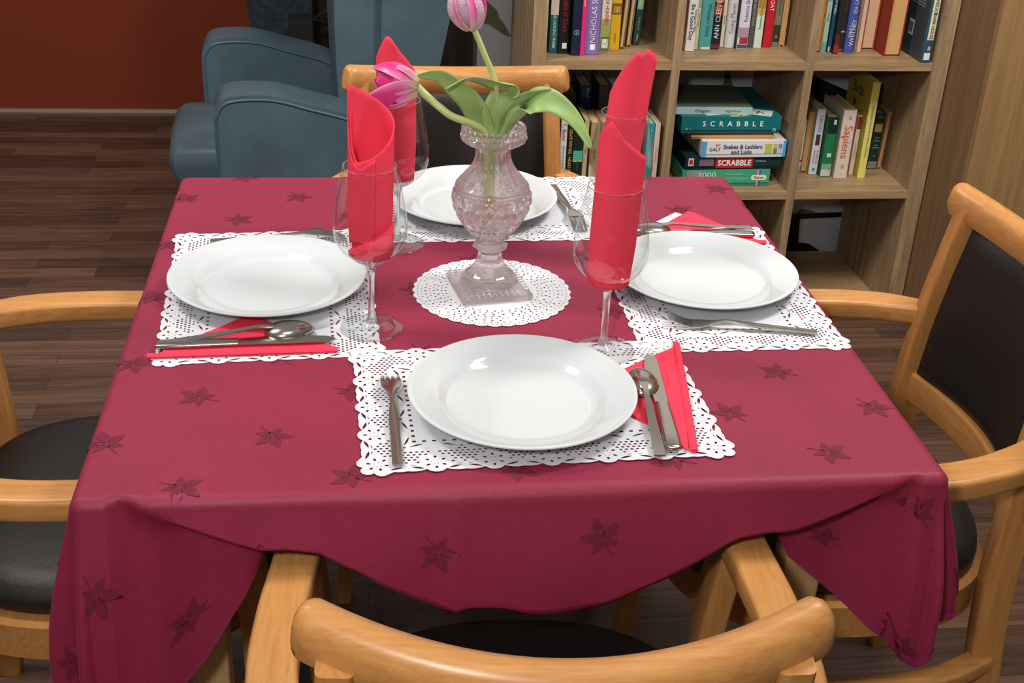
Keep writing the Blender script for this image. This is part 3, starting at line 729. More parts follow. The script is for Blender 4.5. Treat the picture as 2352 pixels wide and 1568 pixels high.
def mat_mesh():
    px_, py_ = 2 * MX / NX, 2 * MY / NY
    outer = []; holes = []; occ = []
    def prof(s, p):
        """outward reach past the flower centre line, s measured from the middle of a flower"""
        a = abs(s)
        if a < .0105: return .0105 + .0085 * sqrt(max(0, 1 - (a / .0108) ** 2))
        q = (a - .0105) / (p / 2 - .0105)
        return .0095 + .0072 * abs(sin(q * pi * .62 + .30)) ** .6
    sides = [((-MX, -MY), (1, 0), (0, -1), NX, px_), ((MX, -MY), (0, 1), (1, 0), NY, py_), ((MX, MY), (-1, 0), (0, 1), NX, px_), ((-MX, MY), (0, -1), (-1, 0), NY, py_)]
    for (ox, oy), d, nrm, n, p in sides:
        # corner flower petals
        a0 = atan2(nrm[1], nrm[0])
        for k in range(25):
            a = a0 - pi / 2 + pi / 2 * k / 24 - .0
            a = a0 - radians(115) + radians(140) * k / 24
            r = .0155 + .0078 * abs(cos(3 * (a - a0 + pi / 4))) ** .6
            outer.append((ox + r * cos(a), oy + r * sin(a)))
        m = int(n * p / .0016)
        for k in range(m + 1):
            s = .0155 + (n * p - .031) * k / m
            if s < .0105 or s > n * p - .0105: continue
            i = round(s / p); loc = s - i * p
            if i in (0, n) and abs(loc) < .0165: continue
            r = prof(loc, p)
            outer.append((ox + d[0] * s + nrm[0] * r, oy + d[1] * s + nrm[1] * r))
    def flower(cx, cy, rot):
        for k in range(6):
            a = rot + k * pi / 3
            holes.append(ell(cx + .0102 * cos(a), cy + .0102 * sin(a), .0026, .0017, a)); holes.append(ell(cx + .0048 * cos(a + pi / 6), cy + .0048 * sin(a + pi / 6), .0011, .0006, a + pi / 6, 5))
        occ.append((cx, cy, .0175))
    for (ox, oy), d, nrm, n, p in sides:
        for i in range(n):
            flower(ox + d[0] * i * p, oy + d[1] * i * p, atan2(nrm[1], nrm[0]) + (pi / 12 if i == 0 else 0))
            mx_, my_ = ox + d[0] * (i + .5) * p, oy + d[1] * (i + .5) * p
            t = atan2(d[1], d[0])
            for sg in (-1, 1):
                ax_, ay_ = mx_ + d[0] * sg * .0112 + nrm[0] * .0104, my_ + d[1] * sg * .0112 + nrm[1] * .0104
                holes.append(eye(ax_, ay_, .0082, .0025, t - sg * .30)); occ.append((ax_, ay_, .0108))
                ax_, ay_ = mx_ + d[0] * sg * .006 + nrm[0] * .0050, my_ + d[1] * sg * .006 + nrm[1] * .0050
                holes.append(eye(ax_, ay_, .0036, .0009, t - sg * .3)); occ.append((ax_, ay_, .0064))
            # curved slits towards the middle of the mat
            for sg in (-1, 1):
                ax_, ay_ = ox + d[0] * (i + .5) * p + d[0] * sg * .0135 - nrm[0] * .0345, oy + d[1] * (i + .5) * p + d[1] * sg * .0135 - nrm[1] * .0345
                if abs(ax_) < MX - .02 and abs(ay_) < MY - .02:
                    holes.append(eye(ax_, ay_, .0095, .0020, t + sg * .36)); occ.append((ax_, ay_, .0124))
    IX, IY = MX - .043, MY - .043
    nx, ny = 26, 14
    for k in range(nx + 1):
        for sy in (-1, 1): holes.append([(-IX + 2 * IX * k / nx + a, sy * IY + b) for a, b in ((-.0022, -.0018), (.0022, -.0018), (.0022, .0018), (-.0022, .0018))])
    for k in range(1, ny):
        for sx in (-1, 1): holes.append([(sx * IX + a, -IY + 2 * IY * k / ny + b) for a, b in ((-.0018, -.0022), (.0018, -.0022), (.0018, .0022), (-.0018, .0022))])
    # mesh of round holes in the band
    st = .0064; j = 0; y = -MY - .02
    while y < MY + .02:
        x = -MX - .02 + (st / 2 if j % 2 else 0)
        while x < MX + .02:
            ax_, ay_ = abs(x), abs(y)
            inband = (ax_ < MX + .006 and ay_ < MY + .006) and (ax_ > IX + .0085 or ay_ > IY + .0085)
            if inband and all(hypot(x - a, y - b) > r for a, b, r in occ):
                # scalloped inner limit of the mesh
                if ax_ > IX + .0085 and ay_ < IY + .02: lim = abs(sin((y + MY) / py_ * pi)) ; dd = ax_ - IX - .0085
                else: lim = abs(sin((x + MX) / px_ * pi)); dd = ay_ - IY - .0085
                if dd > .016 * (1 - lim):
                    holes.append(ell(x, y, .0021, .0017, 0, 6))
            x += st
        y += st * .8; j += 1
    return lace_curve('placemat', outer, holes)
MATME = mat_mesh()
MATME.materials.append(PAPER)
first = None
for loc, rz, lb in (((.027, -.297, ZT + .0021), 2.4, 'white lace paper placemat under the plate nearest the camera'),
                    ((-.298, .022, ZT + .0010), 93, 'white lace paper placemat at the left side of the table'),
                    ((.322, .026, ZT + .0010), 90.8, 'white lace paper placemat at the right side of the table'),
                    ((.027, .326, ZT + .0010), .5, 'white lace paper placemat at the far side behind the vase')):
    if first is None: o = first = bpy.data.objects.new('placemat', MATME)
    else: o = first.copy()
    COL.objects.link(o); o.location = loc; o.rotation_euler = (0, 0, radians(rz)); tag(o, lb, 'placemat', 'lace paper placemats')
def doily_mesh():
    R = .1115; outer = []
    for k in range(288):
        a = 2 * pi * k / 288; r = R - .004 + .003 * abs(sin(a * 18)) + .0012 * abs(sin(a * 72))
        outer.append((r * cos(a), r * sin(a) * 1.0))
    holes = []
    for n, r, a_, b_, off in ((108, R - .0072, .0016, .0008, 0), (72, R - .0125, .0018, .001, .5), (54, R - .0185, .0022, .0014, 0), (72, R - .0245, .0017, .0010, .5), (54, R - .0300, .0026, .0011, 0), (36, R - .0355, .0022, .0017, .5), (54, R - .041, .0020, .0011, 0), (40, R - .0465, .0022, .0013, .5)):
        for k in range(n):
            if n == 72 and k % 6 == 0: continue
            if n == 54 and k % 9 == 4: continue
            t = 2 * pi * (k + off) / n
            holes.append(ell(r * cos(t), r * sin(t), a_, b_, t + (.6 if k % 2 else -.6), 6))
    return lace_curve('doily', outer, holes)
dm = doily_mesh(); o = link('doily', dm, PAPER); o.location = (.009, .009, ZT + .0012); o.rotation_euler[2] = .2
tag(o, 'round white lace paper doily under the crystal vase', 'doily')

# ------------------------------------------------------------------ plates
PP = [(0, .0022), (.055, .0022), (.072, .0020), (.078, .0), (.083, .0), (.086, .003), (.097, .0085), (.115, .0155), (.130, .0205), (.1335, .0222), (.1350, .0238), (.1345, .0250), (.1325, .0252),
      (.128, .0242), (.114, .0196), (.101, .0155), (.096, .0128), (.091, .0080), (.086, .0056), (.078, .0048), (0, .0045)]
def smooth_prof(P): return P
bm = lathe(PP, 128)
pl = obj('dinner_plate', bm, PORC, smooth=True, auto=50)
spots = [((.0131, -.3099), 'white dinner plate nearest the camera'), ((-.3004, .024), 'white dinner plate on the left side with bright reflections'),
         ((.3152, .027), 'white dinner plate on the right side of the table'), ((.0096, .3254), 'white dinner plate at the far side behind the vase')]
for k, ((x, y), lb) in enumerate(spots):
    o = pl if k == 0 else pl.copy()
    if k: COL.objects.link(o)
    o.location = (x, y, ZT + (.0026 if k == 0 else .0015)); tag(o, lb, 'plate', 'white dinner plates')

# ------------------------------------------------------------------ wine glasses
def wine_glass(loc, label, tilt=(0, 0)):
    t = empty('wine_glass', loc); t.rotation_euler = (tilt[0], tilt[1], 0); tag(t, label, 'wine glass', 'wine glasses holding red napkins')
    bm = lathe([(0, 0), (.030, .0002), (.0405, .0005), (.0412, .0013), (.0405, .0021), (.030, .0028), (.018, .0045), (.010, .0075), (.0065, .012), (0, .012)], 64)
    obj('foot', bm, GLASS, t, smooth=True)
    bm = lathe([(0, .0085), (.0075, .0095), (.0058, .014), (.0046, .022), (.0042, .045), (.0044, .070), (.0052, .084), (.0080, .0915), (.0105, .0942), (.0180, .0976), (.0240, .1018), (.0225, .1030), (.0160, .1000), (.0080, .0988), (0, .0985)], 32)
    obj('stem', bm, GLASST, t, smooth=True)
    P = crom([(.0030, .0935), (.0130, .0965), (.0255, .1035), (.0380, .1145), (.0450, .128), (.0467, .143), (.0452, .163), (.0405, .192), (.0330, .2235)], 5)
    bm = lathe(P, 72)
    o = obj('bowl', bm, GLASS, t, smooth=True)
    bm = lathe([(.0330 + .0006 * cos(a), .2235 + .0006 * sin(a)) for a in [2 * pi * k / 8 for k in range(8)]], 72, closed=True)
    obj('rim', bm, GLASST, t, smooth=True)
    return t
wine_glass((-.160, -.102, ZT + .0018), 'wine glass with red napkin standing between left plate and doily')
wine_glass((.1335, -.178, ZT + .0034), 'wine glass with red napkin standing right of the nearest plate')
wine_glass((-.118, .176, ZT + .0018), 'wine glass behind the left front glass under the drooping tulip')
wine_glass((.2024, .121, ZT + .0018), 'wine glass at the far right partly hidden by the front right napkin')

def napkin_flap(parent, cx, cy, pts, r, tilt=(0, 0)):
    bm = bmesh.new(); n = 24; lo, hi = [], []
    for i in range(n + 1):
        th = pts[0][0] + (pts[-1][0] - pts[0][0]) * i / n
        z1 = lerp_tab([(p[0], p[1]) for p in pts], th); z0_ = lerp_tab([(p[0], p[2]) for p in pts], th); a = radians(th)
        for L, z, k in ((lo, z0_, .955), (hi, z1, 1.0)):
            q = z - .866; L.append((cx + tilt[0] * q + r * k * cos(a), cy + tilt[1] * q + r * k * sin(a), z))
    add_loft(bm, [lo, hi], cap=False, closed=False)
    o = obj('napkin_flap', bm, NAP, parent, smooth=True, recalc=False)
    md = o.modifiers.new('thickness', 'SOLIDIFY'); md.thickness = .0016; md.offset = 1
def napkin_roll(cx, cy, z0, top, label, r=.0285, tilt=(0, 0), turns=1.3, start=250, foot=None, twist=0.):
    """one sheet rolled into a tube; top: [(degrees, z)] in the spiral's own angle"""
    t = bmesh.new(); n = 90; rows = 26; V = []
    zb = z0 - .755
    for i in range(n + 1):
        th = start + 360 * turns * i / n
        rr = r * (.86 + .14 * i / n)
        zt = lerp_tab(top, th)
        col = []
        for k in range(rows + 1):
            f = k / rows
            zlo = z0 + (lerp_tab(foot, th) if foot else 0)
            z = zlo + (zt - zlo) * f
            q = (z - .866); a = radians(th + twist * q)
            rk = rr * (.90 + .10 * min(1, (z - z0) / .05)) * (1 + .03 * max(0, z - .98) / .08)
            ctr = (cx + tilt[0] * q, cy + tilt[1] * q)
            col.append(t.verts.new((ctr[0] + rk * cos(a), ctr[1] + rk * sin(a), z)))
        V.append(col)
    for a, b in zip(V, V[1:]):
        for k in range(rows): t.faces.new((a[k], b[k], b[k + 1], a[k + 1]))
    me = bpy.data.meshes.new('rolled_napkin'); t.to_mesh(me); t.free()
    o = link('rolled_napkin', me, NAP, smooth=True)
    md = o.modifiers.new('thickness', 'SOLIDIFY'); md.thickness = .0016; md.offset = 0
    tag(o, label, 'napkin', 'red napkins rolled in wine glasses')
    return o
napkin_roll(-.1598, -.101, .8625, [(60, 1.02), (90, 1.045), (150, 1.075), (164, 1.06), (195, 1.01), (225, .99), (270, .998), (300, 1.008), (330, 1.02), (350, 1.03), (380, 1.038), (420, 1.05), (470, 1.066), (510, 1.0775), (526, 1.078), (545, 1.03), (575, .992), (600, .984), (640, .998)],
            'rolled red napkin with folded front flap in the left front glass', r=.0290, start=170, turns=1.3, tilt=(.02, 0), foot=[(170, .0), (240, .004), (300, .0), (400, .008), (560, .02), (600, .024), (660, .0)])
napkin_flap(bpy.data.objects['rolled_napkin'], -.1598, -.101, [(205, .874, .866), (260, .890, .864), (335, .912, .864)], .0303, (.02, 0))
napkin_roll(.1335, -.176, .8555, [(200, 1.03), (230, 1.0), (300, .99), (330, 1.0), (480, 1.02), (540, 1.045), (572, 1.060), (585, 1.067), (620, 1.047), (670, 1.028), (700, 1.019), (720, 1.0)],
            'rolled red napkin with slanted smooth top in the right front glass', r=.0288, start=240, turns=1.28, tilt=(.03, .02))
napkin_roll(-.1185, .175, .8640, [(200, 1.0), (440, 1.0), (520, 1.02), (560, 1.046), (588, 1.066), (600, 1.076), (612, 1.075), (640, 1.055), (690, 1.025), (720, 1.010)],
            'rolled red napkin behind the drooping tulip bloom in the far left glass', r=.0288, start=230, turns=1.3, tilt=(.0, .025))
napkin_roll(.1950, .120, .8680, [(200, 1.0), (430, 1.0), (500, 1.0), (545, 1.012), (560, 1.024), (590, 1.052), (620, 1.072), (626, 1.0755), (633, 1.068), (640, 1.072), (646, 1.078), (680, 1.066), (720, 1.055)],
            'rolled red napkin with notched twin points in the far right glass', r=.0285, start=260, turns=1.28, tilt=(.085, .015))

# ------------------------------------------------------------------ flat folded napkins
def flat_napkin(pts, z, label, fold=0):
    """pts: two ends of the folded edge and the apex"""
    A, B, Cc = [Vector((p[0], p[1], 0)) for p in pts]
    t = empty('folded_napkin', (0, 0, 0)); ctr = (A + B + Cc) / 3; t.location = (ctr.x, ctr.y, z); tag(t, label, 'napkin', 'red napkins folded flat under cutlery')
    def tri(name, a, b, c, z0, z1, m=NAP):
        bm = bmesh.new(); n = 10; P = []
        for (p, q) in ((a, b), (b, c), (c, a)):
            for k in range(n):
                f = k / n; w = p.lerp(q, f); inw = (ctr - w).normalized() * (.004 * sin(pi * f * 2.3) * .3)
                P.append(tuple(w - ctr + inw + Vector((0, 0, z0))))
        add_prism(bm, P, (0, 0, z1 - z0)); return obj(name, bm, m, t, bevel=.0004, bseg=1)
    tri('lower_layer', A.lerp(ctr, .01), B.lerp(ctr, .02), Cc, 0, .0011)
    d = (B - A).normalized(); nn = Vector((-d.y, d.x, 0))
    if nn.dot(Cc - A) < 0: nn = -nn
    tri('upper_layer', A.lerp(ctr, .03), B.lerp(ctr, .01) + nn * .010, Cc.lerp(A, .05), .0013, .0024)
    bm = bmesh.new()
    add_loft(bm, sweep([tuple(A - ctr + nn * .0045 + Vector((0, 0, .0026))), tuple((A + B) / 2 - ctr + nn * .004 + Vector((0, 0, .003))), tuple(B - ctr + nn * .0045 + Vector((0, 0, .0026)))], circ(.0046, 10, .0026)))
    obj('folded_edge', bm, NAP, t, smooth=True, auto=50)
    return t
flat_napkin([(.237, -.166), (.198, -.424), (.090, -.275)], ZT + .0030, 'red napkin folded in a triangle right of the nearest plate')
flat_napkin([(-.436, -.177), (-.203, -.169), (-.318, -.056)], ZT + .0019, 'red napkin folded in a triangle in front of the left plate')
flat_napkin([(.452, .163), (.245, .176), (.361, .302)], ZT + .0019, 'red napkin folded in a triangle behind the right plate')
bm = bmesh.new(); add_prism(bm, [(.262, .200, 0), (.276, .214, 0), (.349, .290, 0), (.339, .299, 0), (.264, .226, 0), (.25, .208, 0)], (0, 0, .0007))
o = obj('paper_strip', bm, NAPW); o.location = (0, 0, ZT + .0010); tag(o, 'white paper strip sticking out left of the red napkin behind the right plate', 'paper')

# ------------------------------------------------------------------ cutlery (local: handle end at 0, +y towards the working end)
def sheet(bm, st, th=.0018, seg=6, crown=.0):
    """st: [(y, halfwidth, z, dish)] -> closed thick strip"""
    rings = []
    for y, w, z, dish in st:
        top = []; bot = []
        for k in range(seg + 1):
            f = -1 + 2 * k / seg
            zz = z + dish * (1 - f * f) + crown * (1 - f * f)
            top.append((w * f, y, zz + th)); bot.append((w * f, y, zz))
        rings.append(top + bot[::-1])
    add_loft(bm, rings)
def fork_parts(down):
    s = 1 if down else -1
    bm = bmesh.new()
    base = [(0, .0052, .0030, 0), (.002, .0062, .0030, 0), (.045, .0056, .0048, 0), (.085, .0060, .0068, 0), (.105, .0048, .0086, 0), (.122, .0032, .0108, 0), (.136, .0040, .0122 if down else .0072, 0), (.146, .0085, .0128 if down else .0050, 0), (.155, .0118, .0128 if down else .0034, 0), (.166, .0122, .0116 if down else .0026, 0)]
    sheet(bm, base, .0020, 8, .0011)
    for k in range(4):
        c = -.0095 + .00633 * k
        rings = []
        for y, hw_, z in ((.1655, .0027, .0116 if down else .0026), (.176, .0023, .0094 if down else .0044), (.188, .0019, .0058 if down else .0086), (.199, .0014, .0012 if down else .0140)):
            rings.append([(c - hw_, y, z), (c + hw_, y, z), (c + hw_, y, z + .0018), (c - hw_, y, z + .0018)])
        add_loft(bm, rings)
    return bm
def cutlery(name, bm, loc, rz, label, cat, group, rx=0.):
    me_o = obj(name, bm, STEEL, smooth=True, auto=35)
    me_o.location = loc; me_o.rotation_euler = (rx, 0, rz); tag(me_o, label, cat, group); return me_o
def aim(x0, y0, x1, y1): return atan2(-(x1 - x0), (y1 - y0))
zc = ZT + .0016
G = 'forks on the placemats'
cutlery('fork', fork_parts(True), (-.136, -.436, ZT + .0028), aim(-.136, -.436, -.140, -.235), 'steel fork lying left of the nearest plate', 'fork', G)
cutlery('fork', fork_parts(False), (.430, -.141, zc), aim(.430, -.141, .235, -.104), 'steel fork with raised tines in front of the right plate', 'fork', G)
cutlery('fork', fork_parts(True), (-.395, .185, ZT + .0016), aim(-.395, .185, -.205, .196), 'steel fork peeping out behind the left plate', 'fork', G)
cutlery('fork', fork_parts(True), (.152, .415, zc), aim(.152, .415, .168, .22), 'steel fork beside the far plate pointing to the camera', 'fork', G)
def knife_bm():
    bm = bmesh.new()
    rings = []
    for y, w, h in ((0, .0050, .003), (.0015, .0078, .0052), (.006, .0092, .0062), (.03, .0096, .0064), (.07, .0086, .0062), (.097, .0078, .0056), (.1015, .0078, .0050)):
        rings.append([(a, y, .0034 + b) for a, b in rrect(w * 2, h, min(w, h) * .45)])
    add_loft(bm, rings)
    out = [(-.0075, .102), (-.0085, .112), (-.0105, .130), (-.0115, .160), (-.0108, .190), (-.0080, .212), (-.0030, .222), (.0030, .222), (.0068, .214), (.0078, .190), (.0076, .150), (.0074, .102)]
    add_prism(bm, [(x, y, .0026) for x, y in out], (0, 0, .0014))
    return bm
G = 'table knives'
cutlery('table_knife', knife_bm(), (.1700, -.424, ZT + .0058), aim(.170, -.424, .1895, -.200), 'steel table knife lying on the folded napkin right of the nearest plate', 'knife', G)
cutlery('table_knife', knife_bm(), (-.429, -.1500, ZT + .0046), aim(-.429, -.150, -.207, -.142), 'steel table knife on the napkin in front of the left plate', 'knife', G)
cutlery('table_knife', knife_bm(), (.440, .190, ZT + .0046), aim(.440, .190, .22, .212), 'steel table knife mostly hidden behind the right plate', 'knife', G)
def spoon_bm():
    bm = bmesh.new()
    sheet(bm, [(0, .0062, .0030, 0), (.0015, .0068, .0030, 0), (.04, .0058, .0052, 0), (.09, .0046, .0092, 0), (.118, .0034, .0124, 0), (.130, .0036, .0132, 0), (.138, .0048, .0128, 0), (.150, .0060, .0116, 0)], .0022)
    n, m_ = 12, 20; L, W, D = .032, .0210, .0135
    def ring(k, off):
        f = k / n; res = []
        for i in range(m_):
            a = 2 * pi * i / m_; r = sin(f * pi / 2)
            res.append(((W - off) * r * cos(a) * (1 - .16 * sin(a)), .164 + (L - off) * r * sin(a), .0022 + (D - off) * cos(f * pi / 2) ** .9))
        return res
    outer = [ring(k, 0) for k in range(1, n + 1)]; inner = [ring(k, .0013) for k in range(n, 0, -1)]
    add_loft(bm, outer + inner)
    return bm
G = 'spoons'
cutlery('dessert_spoon', spoon_bm(), (.1515, -.4370, ZT + .0056), aim(.1515, -.437, .1660, -.240), 'steel spoon lying face down beside the knife right of the nearest plate', 'spoon', G)
cutlery('dessert_spoon', spoon_bm(), (-.4270, -.1490, ZT + .0040), aim(-.427, -.149, -.240, -.112), 'steel spoon lying face down in front of the left plate', 'spoon', G)
cutlery('dessert_spoon', spoon_bm(), (.442, .214, ZT + .0046), aim(.442, .214, .25, .206), 'steel spoon showing its bowl tip behind the right plate', 'spoon', G)

# ------------------------------------------------------------------ crystal vase with tulips
VX, VY = .005, .016
vs = empty('crystal_vase', (VX, VY, ZT + .0018), radians(9.5)); tag(vs, 'pinkish cut crystal urn vase on the doily holding two tulips', 'vase')
def grid_base():
    """square plinth with ribbed grid"""
    bm = bmesh.new(); n = 60; H = .049
    V = []
    def cell(x): return abs(((x / H * 6) % 1) - .5) * 2
    for j in range(n + 1):
        row = []
        for i in range(n + 1):
            x, y = -H + 2 * H * i / n, -H + 2 * H * j / n
            e = max(abs(x), abs(y)) / H
            z = .0145 - .0045 * e + .0016 * (1 - max(cell(x), cell(y)) ** 3)
            row.append(bm.verts.new((x, y, z)))
        V.append(row)
    for j in range(n):
        for i in range(n): bm.faces.new((V[j][i], V[j][i + 1], V[j + 1][i + 1], V[j + 1][i]))
    rim = [V[0][i] for i in range(n + 1)] + [V[j][n] for j in range(1, n + 1)] + [V[n][i] for i in range(n - 1, -1, -1)] + [V[j][0] for j in range(n - 1, 0, -1)]
    prev = rim
    for zz, k in ((.0085, 1.02), (.0068, .99), (.0055, 1.02), (.0035, 1.02), (.0025, .99), (.0012, 1.01), (0, .97)):
        cur = []
        for idx, v in enumerate(rim):
            kk = k + .012 * (cell(v.co.x if abs(v.co.y) > abs(v.co.x) else v.co.y) - .5)
            cur.append(bm.verts.new((v.co.x * kk, v.co.y * kk, zz)))
        for i in range(len(rim)):
            j = (i + 1) % len(rim); bm.faces.new((prev[i], cur[i], cur[j], prev[j]))
        prev = cur
    bm.faces.new(prev[::-1])
    return bm
obj('plinth', grid_base(), CRYSTAL, vs, smooth=True, auto=25)
def facet(n, amp):
    def fn(a, r, z, k):
        q = ((a * n / (2 * pi)) % 1) - .5
        return r * cos(pi / n) / cos(2 * pi * q / n) if amp == 0 else r * (1 - amp * (1 - abs(q) * 2) * .5), z
    return fn
bm = lathe([(0, .0120), (.040, .0125), (.0415, .0150), (.040, .0185), (.0335, .0215), (.0345, .0240), (.0330, .0265), (.0270, .0310), (.0205, .0390), (.0178, .0480), (.0168, .0560), (.0172, .0600), (0, .061)], 72, facet(12, 0))
obj('pedestal', bm, CRYSTAL, vs, smooth=True, auto=20)
bm = lathe([(0, .0595), (.0170, .0600), (.0215, .0630), (.0255, .0665), (.0215, .0690), (.0180, .0720), (.0195, .0745), (0, .0755)], 48, facet(8, 0))
obj('knop', bm, CRYSTAL, vs, smooth=True, auto=20)
def diamond(N, amp, z0, z1, hh):
    def fn(a, r, z, k):
        if not (z0 < z < z1): return r, z
        u = a * N / (2 * pi); w = (z - z0) / hh
        d = min(abs(((u + w) % 1) - .5), abs(((u - w) % 1) - .5)) * 2
        e = min(1, (z - z0) / .003, (z1 - z) / .003)
        d = min(((u + w) % 1), 1 - ((u + w) % 1), ((u - w) % 1), 1 - ((u - w) % 1)) * 2
        return r + amp * e * min(1, d * 1.6) - amp * .3, z
    return fn
bodyP = [(.0185, .0745), (.0210, .0785), (.0290, .0880), (.0370, .0990), (.0440, .1110), (.0490, .1230), (.0515, .1340), (.0515, .1440), (.0505, .1480)]
P = crom(bodyP, 12)
Pin = [(r - .007, z) for r, z in crom([(.0505, .1480), (.0515, .1400), (.0490, .1230), (.0440, .1110), (.0370, .1020), (.0270, .0940), (.0180, .0900), (.0072, .0890)], 4)]
bm = lathe([(0, .0745)] + P + Pin[1:] + [(0, .0888)], 320, lambda a, r, z, k: diamond(20, .0045, .079, .147, .0215)(a, r, z, k) if k <= len(P) else (r, z))
obj('bowl', bm, CRYSTAL, vs, smooth=True, auto=18)
shP = crom([(.0495, .1475), (.0515, .1500), (.0500, .1530), (.0500, .1555), (.0470, .1590), (.0385, .1690), (.0290, .1810), (.0240, .1930), (.0232, .2030), (.0245, .2100)], 5)
shI = [(r - .0065, z) for r, z in reversed(shP)]
def flute(a, r, z, k):
    if .158 < z < .206 and k < len(shP): return r + .0011 * abs(sin(a * 9)) - .0006, z
    return r, z
bm = lathe(shP + shI, 144, flute, closed=True)
obj('neck', bm, CRYSTAL, vs, smooth=True, auto=22)
rimP = crom([(.0245, .2095), (.0330, .2130), (.0400, .2175), (.0430, .2230), (.0425, .2290), (.0410, .2310)], 6)
rimI = [(.0365, .2310), (.0370, .2240), (.0330, .2190), (.0250, .2160), (.0185, .2120)]
bm = lathe(rimP + rimI, 160, lambda a, r, z, k: diamond(20, .0030, .2125, .2295, .0165)(a, r, z, k) if k < len(rimP) else (r, z), closed=True)
obj('rim_band', bm, CRYSTAL, vs, smooth=True, auto=18)
bm = bmesh.new()
for k in range(30):
    a = 2 * pi * k / 30
    m4 = Matrix.Translation((.0400 * cos(a), .0400 * sin(a), .2335)) @ Matrix.Rotation(a, 4, 'Z') @ Matrix.Diagonal((.0036, .0041, .0052, 1))
    bmesh.ops.create_uvsphere(bm, u_segments=10, v_segments=7, radius=1, matrix=m4)
obj('scalloped_rim', bm, CRYSTAL, vs, smooth=True)

# tulips
def petal_sheet(L, W, cup, open_, curl=0., n=10, m=8, tipw=.0):
    """petal in local space: grows along +z from the base, bulging towards +y"""
    pts = []
    for i in range(n + 1):
        f = i / n
        w = W * (sin(pi * min(.98, f * .86 + .12)) ** .75) * (1 - .25 * f ** 4)
        y = cup * sin(pi * min(1, f * .92 + .04)) ** .8 + open_ * f ** 2 + curl * max(0, f - .75)
        row = []
        for k in range(m + 1):
            s = -1 + 2 * k / m
            ang = s * 1.15
            row.append((w * sin(ang) / sin(1.15), y - w * .62 * (1 - cos(ang)), L * (f - .05 * s * s * f)))
        pts.append(row)
    return pts
def bloom(name_parent, base, axis, L, W, petals, R0):
    """petals: (angle, cup, open, W factor, L factor, material)"""
    ax = Vector(axis).normalized(); q = ax.to_track_quat('Z', 'Y').to_matrix()
    for ang, cup, op, wf, lf, mt in petals:
        pts = petal_sheet(L * lf, W * wf, cup, op, tipw=0)
        bm = bmesh.new(); cl = bm.loops.layers.color.new('Col')
        rm = Matrix.Rotation(radians(ang), 3, 'Z')
        V = [[bm.verts.new(Vector(base) + q @ (rm @ Vector(p))) for p in row] for row in pts]
        n, m = len(pts) - 1, len(pts[0]) - 1
        def colr(i, k):
            f = i / n; s = abs(-1 + 2 * k / m)
            pink = Vector((.84, .15, .48)); pale = Vector((.92, .68, .78)); base_ = Vector((.78, .78, .50))
            c = pink.lerp(pale, smooth(.35, 1, s) * .85)
            c = c.lerp(pale, smooth(.88, 1., f) * .6)
            c = c.lerp(pale, 1 - smooth(.08, .42, f)).lerp(base_, (1 - smooth(0, .2, f)) * .9)
            return (c.x, c.y, c.z, 1)
        for i in range(n):
            for k in range(m):
                f = bm.faces.new((V[i][k], V[i][k + 1], V[i + 1][k + 1], V[i + 1][k]))
                for lp, (a, b) in zip(f.loops, ((i, k), (i, k + 1), (i + 1, k + 1), (i + 1, k))): lp[cl] = colr(a, b)
        o = obj('petal', bm, mt, name_parent, smooth=True, recalc=False)
        md = o.modifiers.new('thickness', 'SOLIDIFY'); md.thickness = .0009
        ss = o.modifiers.new('soft', 'SUBSURF'); ss.levels = 1; ss.render_levels = 1
def leaf_strip(parent, path, width, side=(0, -1, 0), fold=.25, m=GREEN, seg=6, tw=0.):
    P = crom(path, 8); n = len(P); bm = bmesh.new(); rows = []
    for i, p in enumerate(P):
        f = i / (n - 1)
        a = Vector(P[max(i - 1, 0)]); b = Vector(P[min(i + 1, n - 1)]); t = (b - a).normalized()
        sd = Vector(side) if not callable(side) else Vector(side(f))
        sd = (sd - t * sd.dot(t)).normalized(); nn = t.cross(sd)
        w = width * (sin(pi * min(1, (.16 + .84 * f))) ** .7 if f < .999 else .02) * (1 if f > .15 else .62 + .38 * f / .15)
        rows.append([bm.verts.new(Vector(p) + sd * (w * (-1 + 2 * k / seg)) + nn * (fold * w * (1 - (-1 + 2 * k / seg) ** 2) + .0009 * sin(f * 17 + k))) for k in range(seg + 1)])
    for a, b in zip(rows, rows[1:]):
        for k in range(seg): bm.faces.new((a[k], a[k + 1], b[k + 1], b[k]))
    o = obj('leaf', bm, m, parent, smooth=True, recalc=False)
    md = o.modifiers.new('thickness', 'SOLIDIFY'); md.thickness = .0009
    return o
z0 = ZT + .10
t1 = empty('tulip', (0, 0, 0)); t1.location = (VX, VY, z0); tag(t1, 'tall upright pink tulip with silvery glitter petal leaving the top of the picture', 'tulip', 'tulips in the crystal vase')
def rel(L, o): return [(x - o[0], y - o[1], z - o[2]) for x, y, z in L]
O1 = (VX, VY, z0)
pt = crom(rel([(.006, .016, z0), (.006, .015, .94), (.0062, .013, .99), (.0057, .011, 1.0471), (-.012, .011, 1.092), (-.0265, .011, 1.1245)], O1), 8)
bm = bmesh.new(); tube(bm, pt, .0039, 10, up=(0, 1, 0)); obj('stem', bm, STEMM, t1, smooth=True, auto=60)
def facing(axis, want):
    q = Vector(axis).normalized().to_track_quat('Z', 'Y').to_matrix()
    return max(range(0, 360, 5), key=lambda d: (q @ (Matrix.Rotation(radians(d), 3, 'Z') @ Vector((0, 1, 0)))).dot(Vector(want)))
T1A = facing((-.30, .02, 1), (-.35, -1, .2))
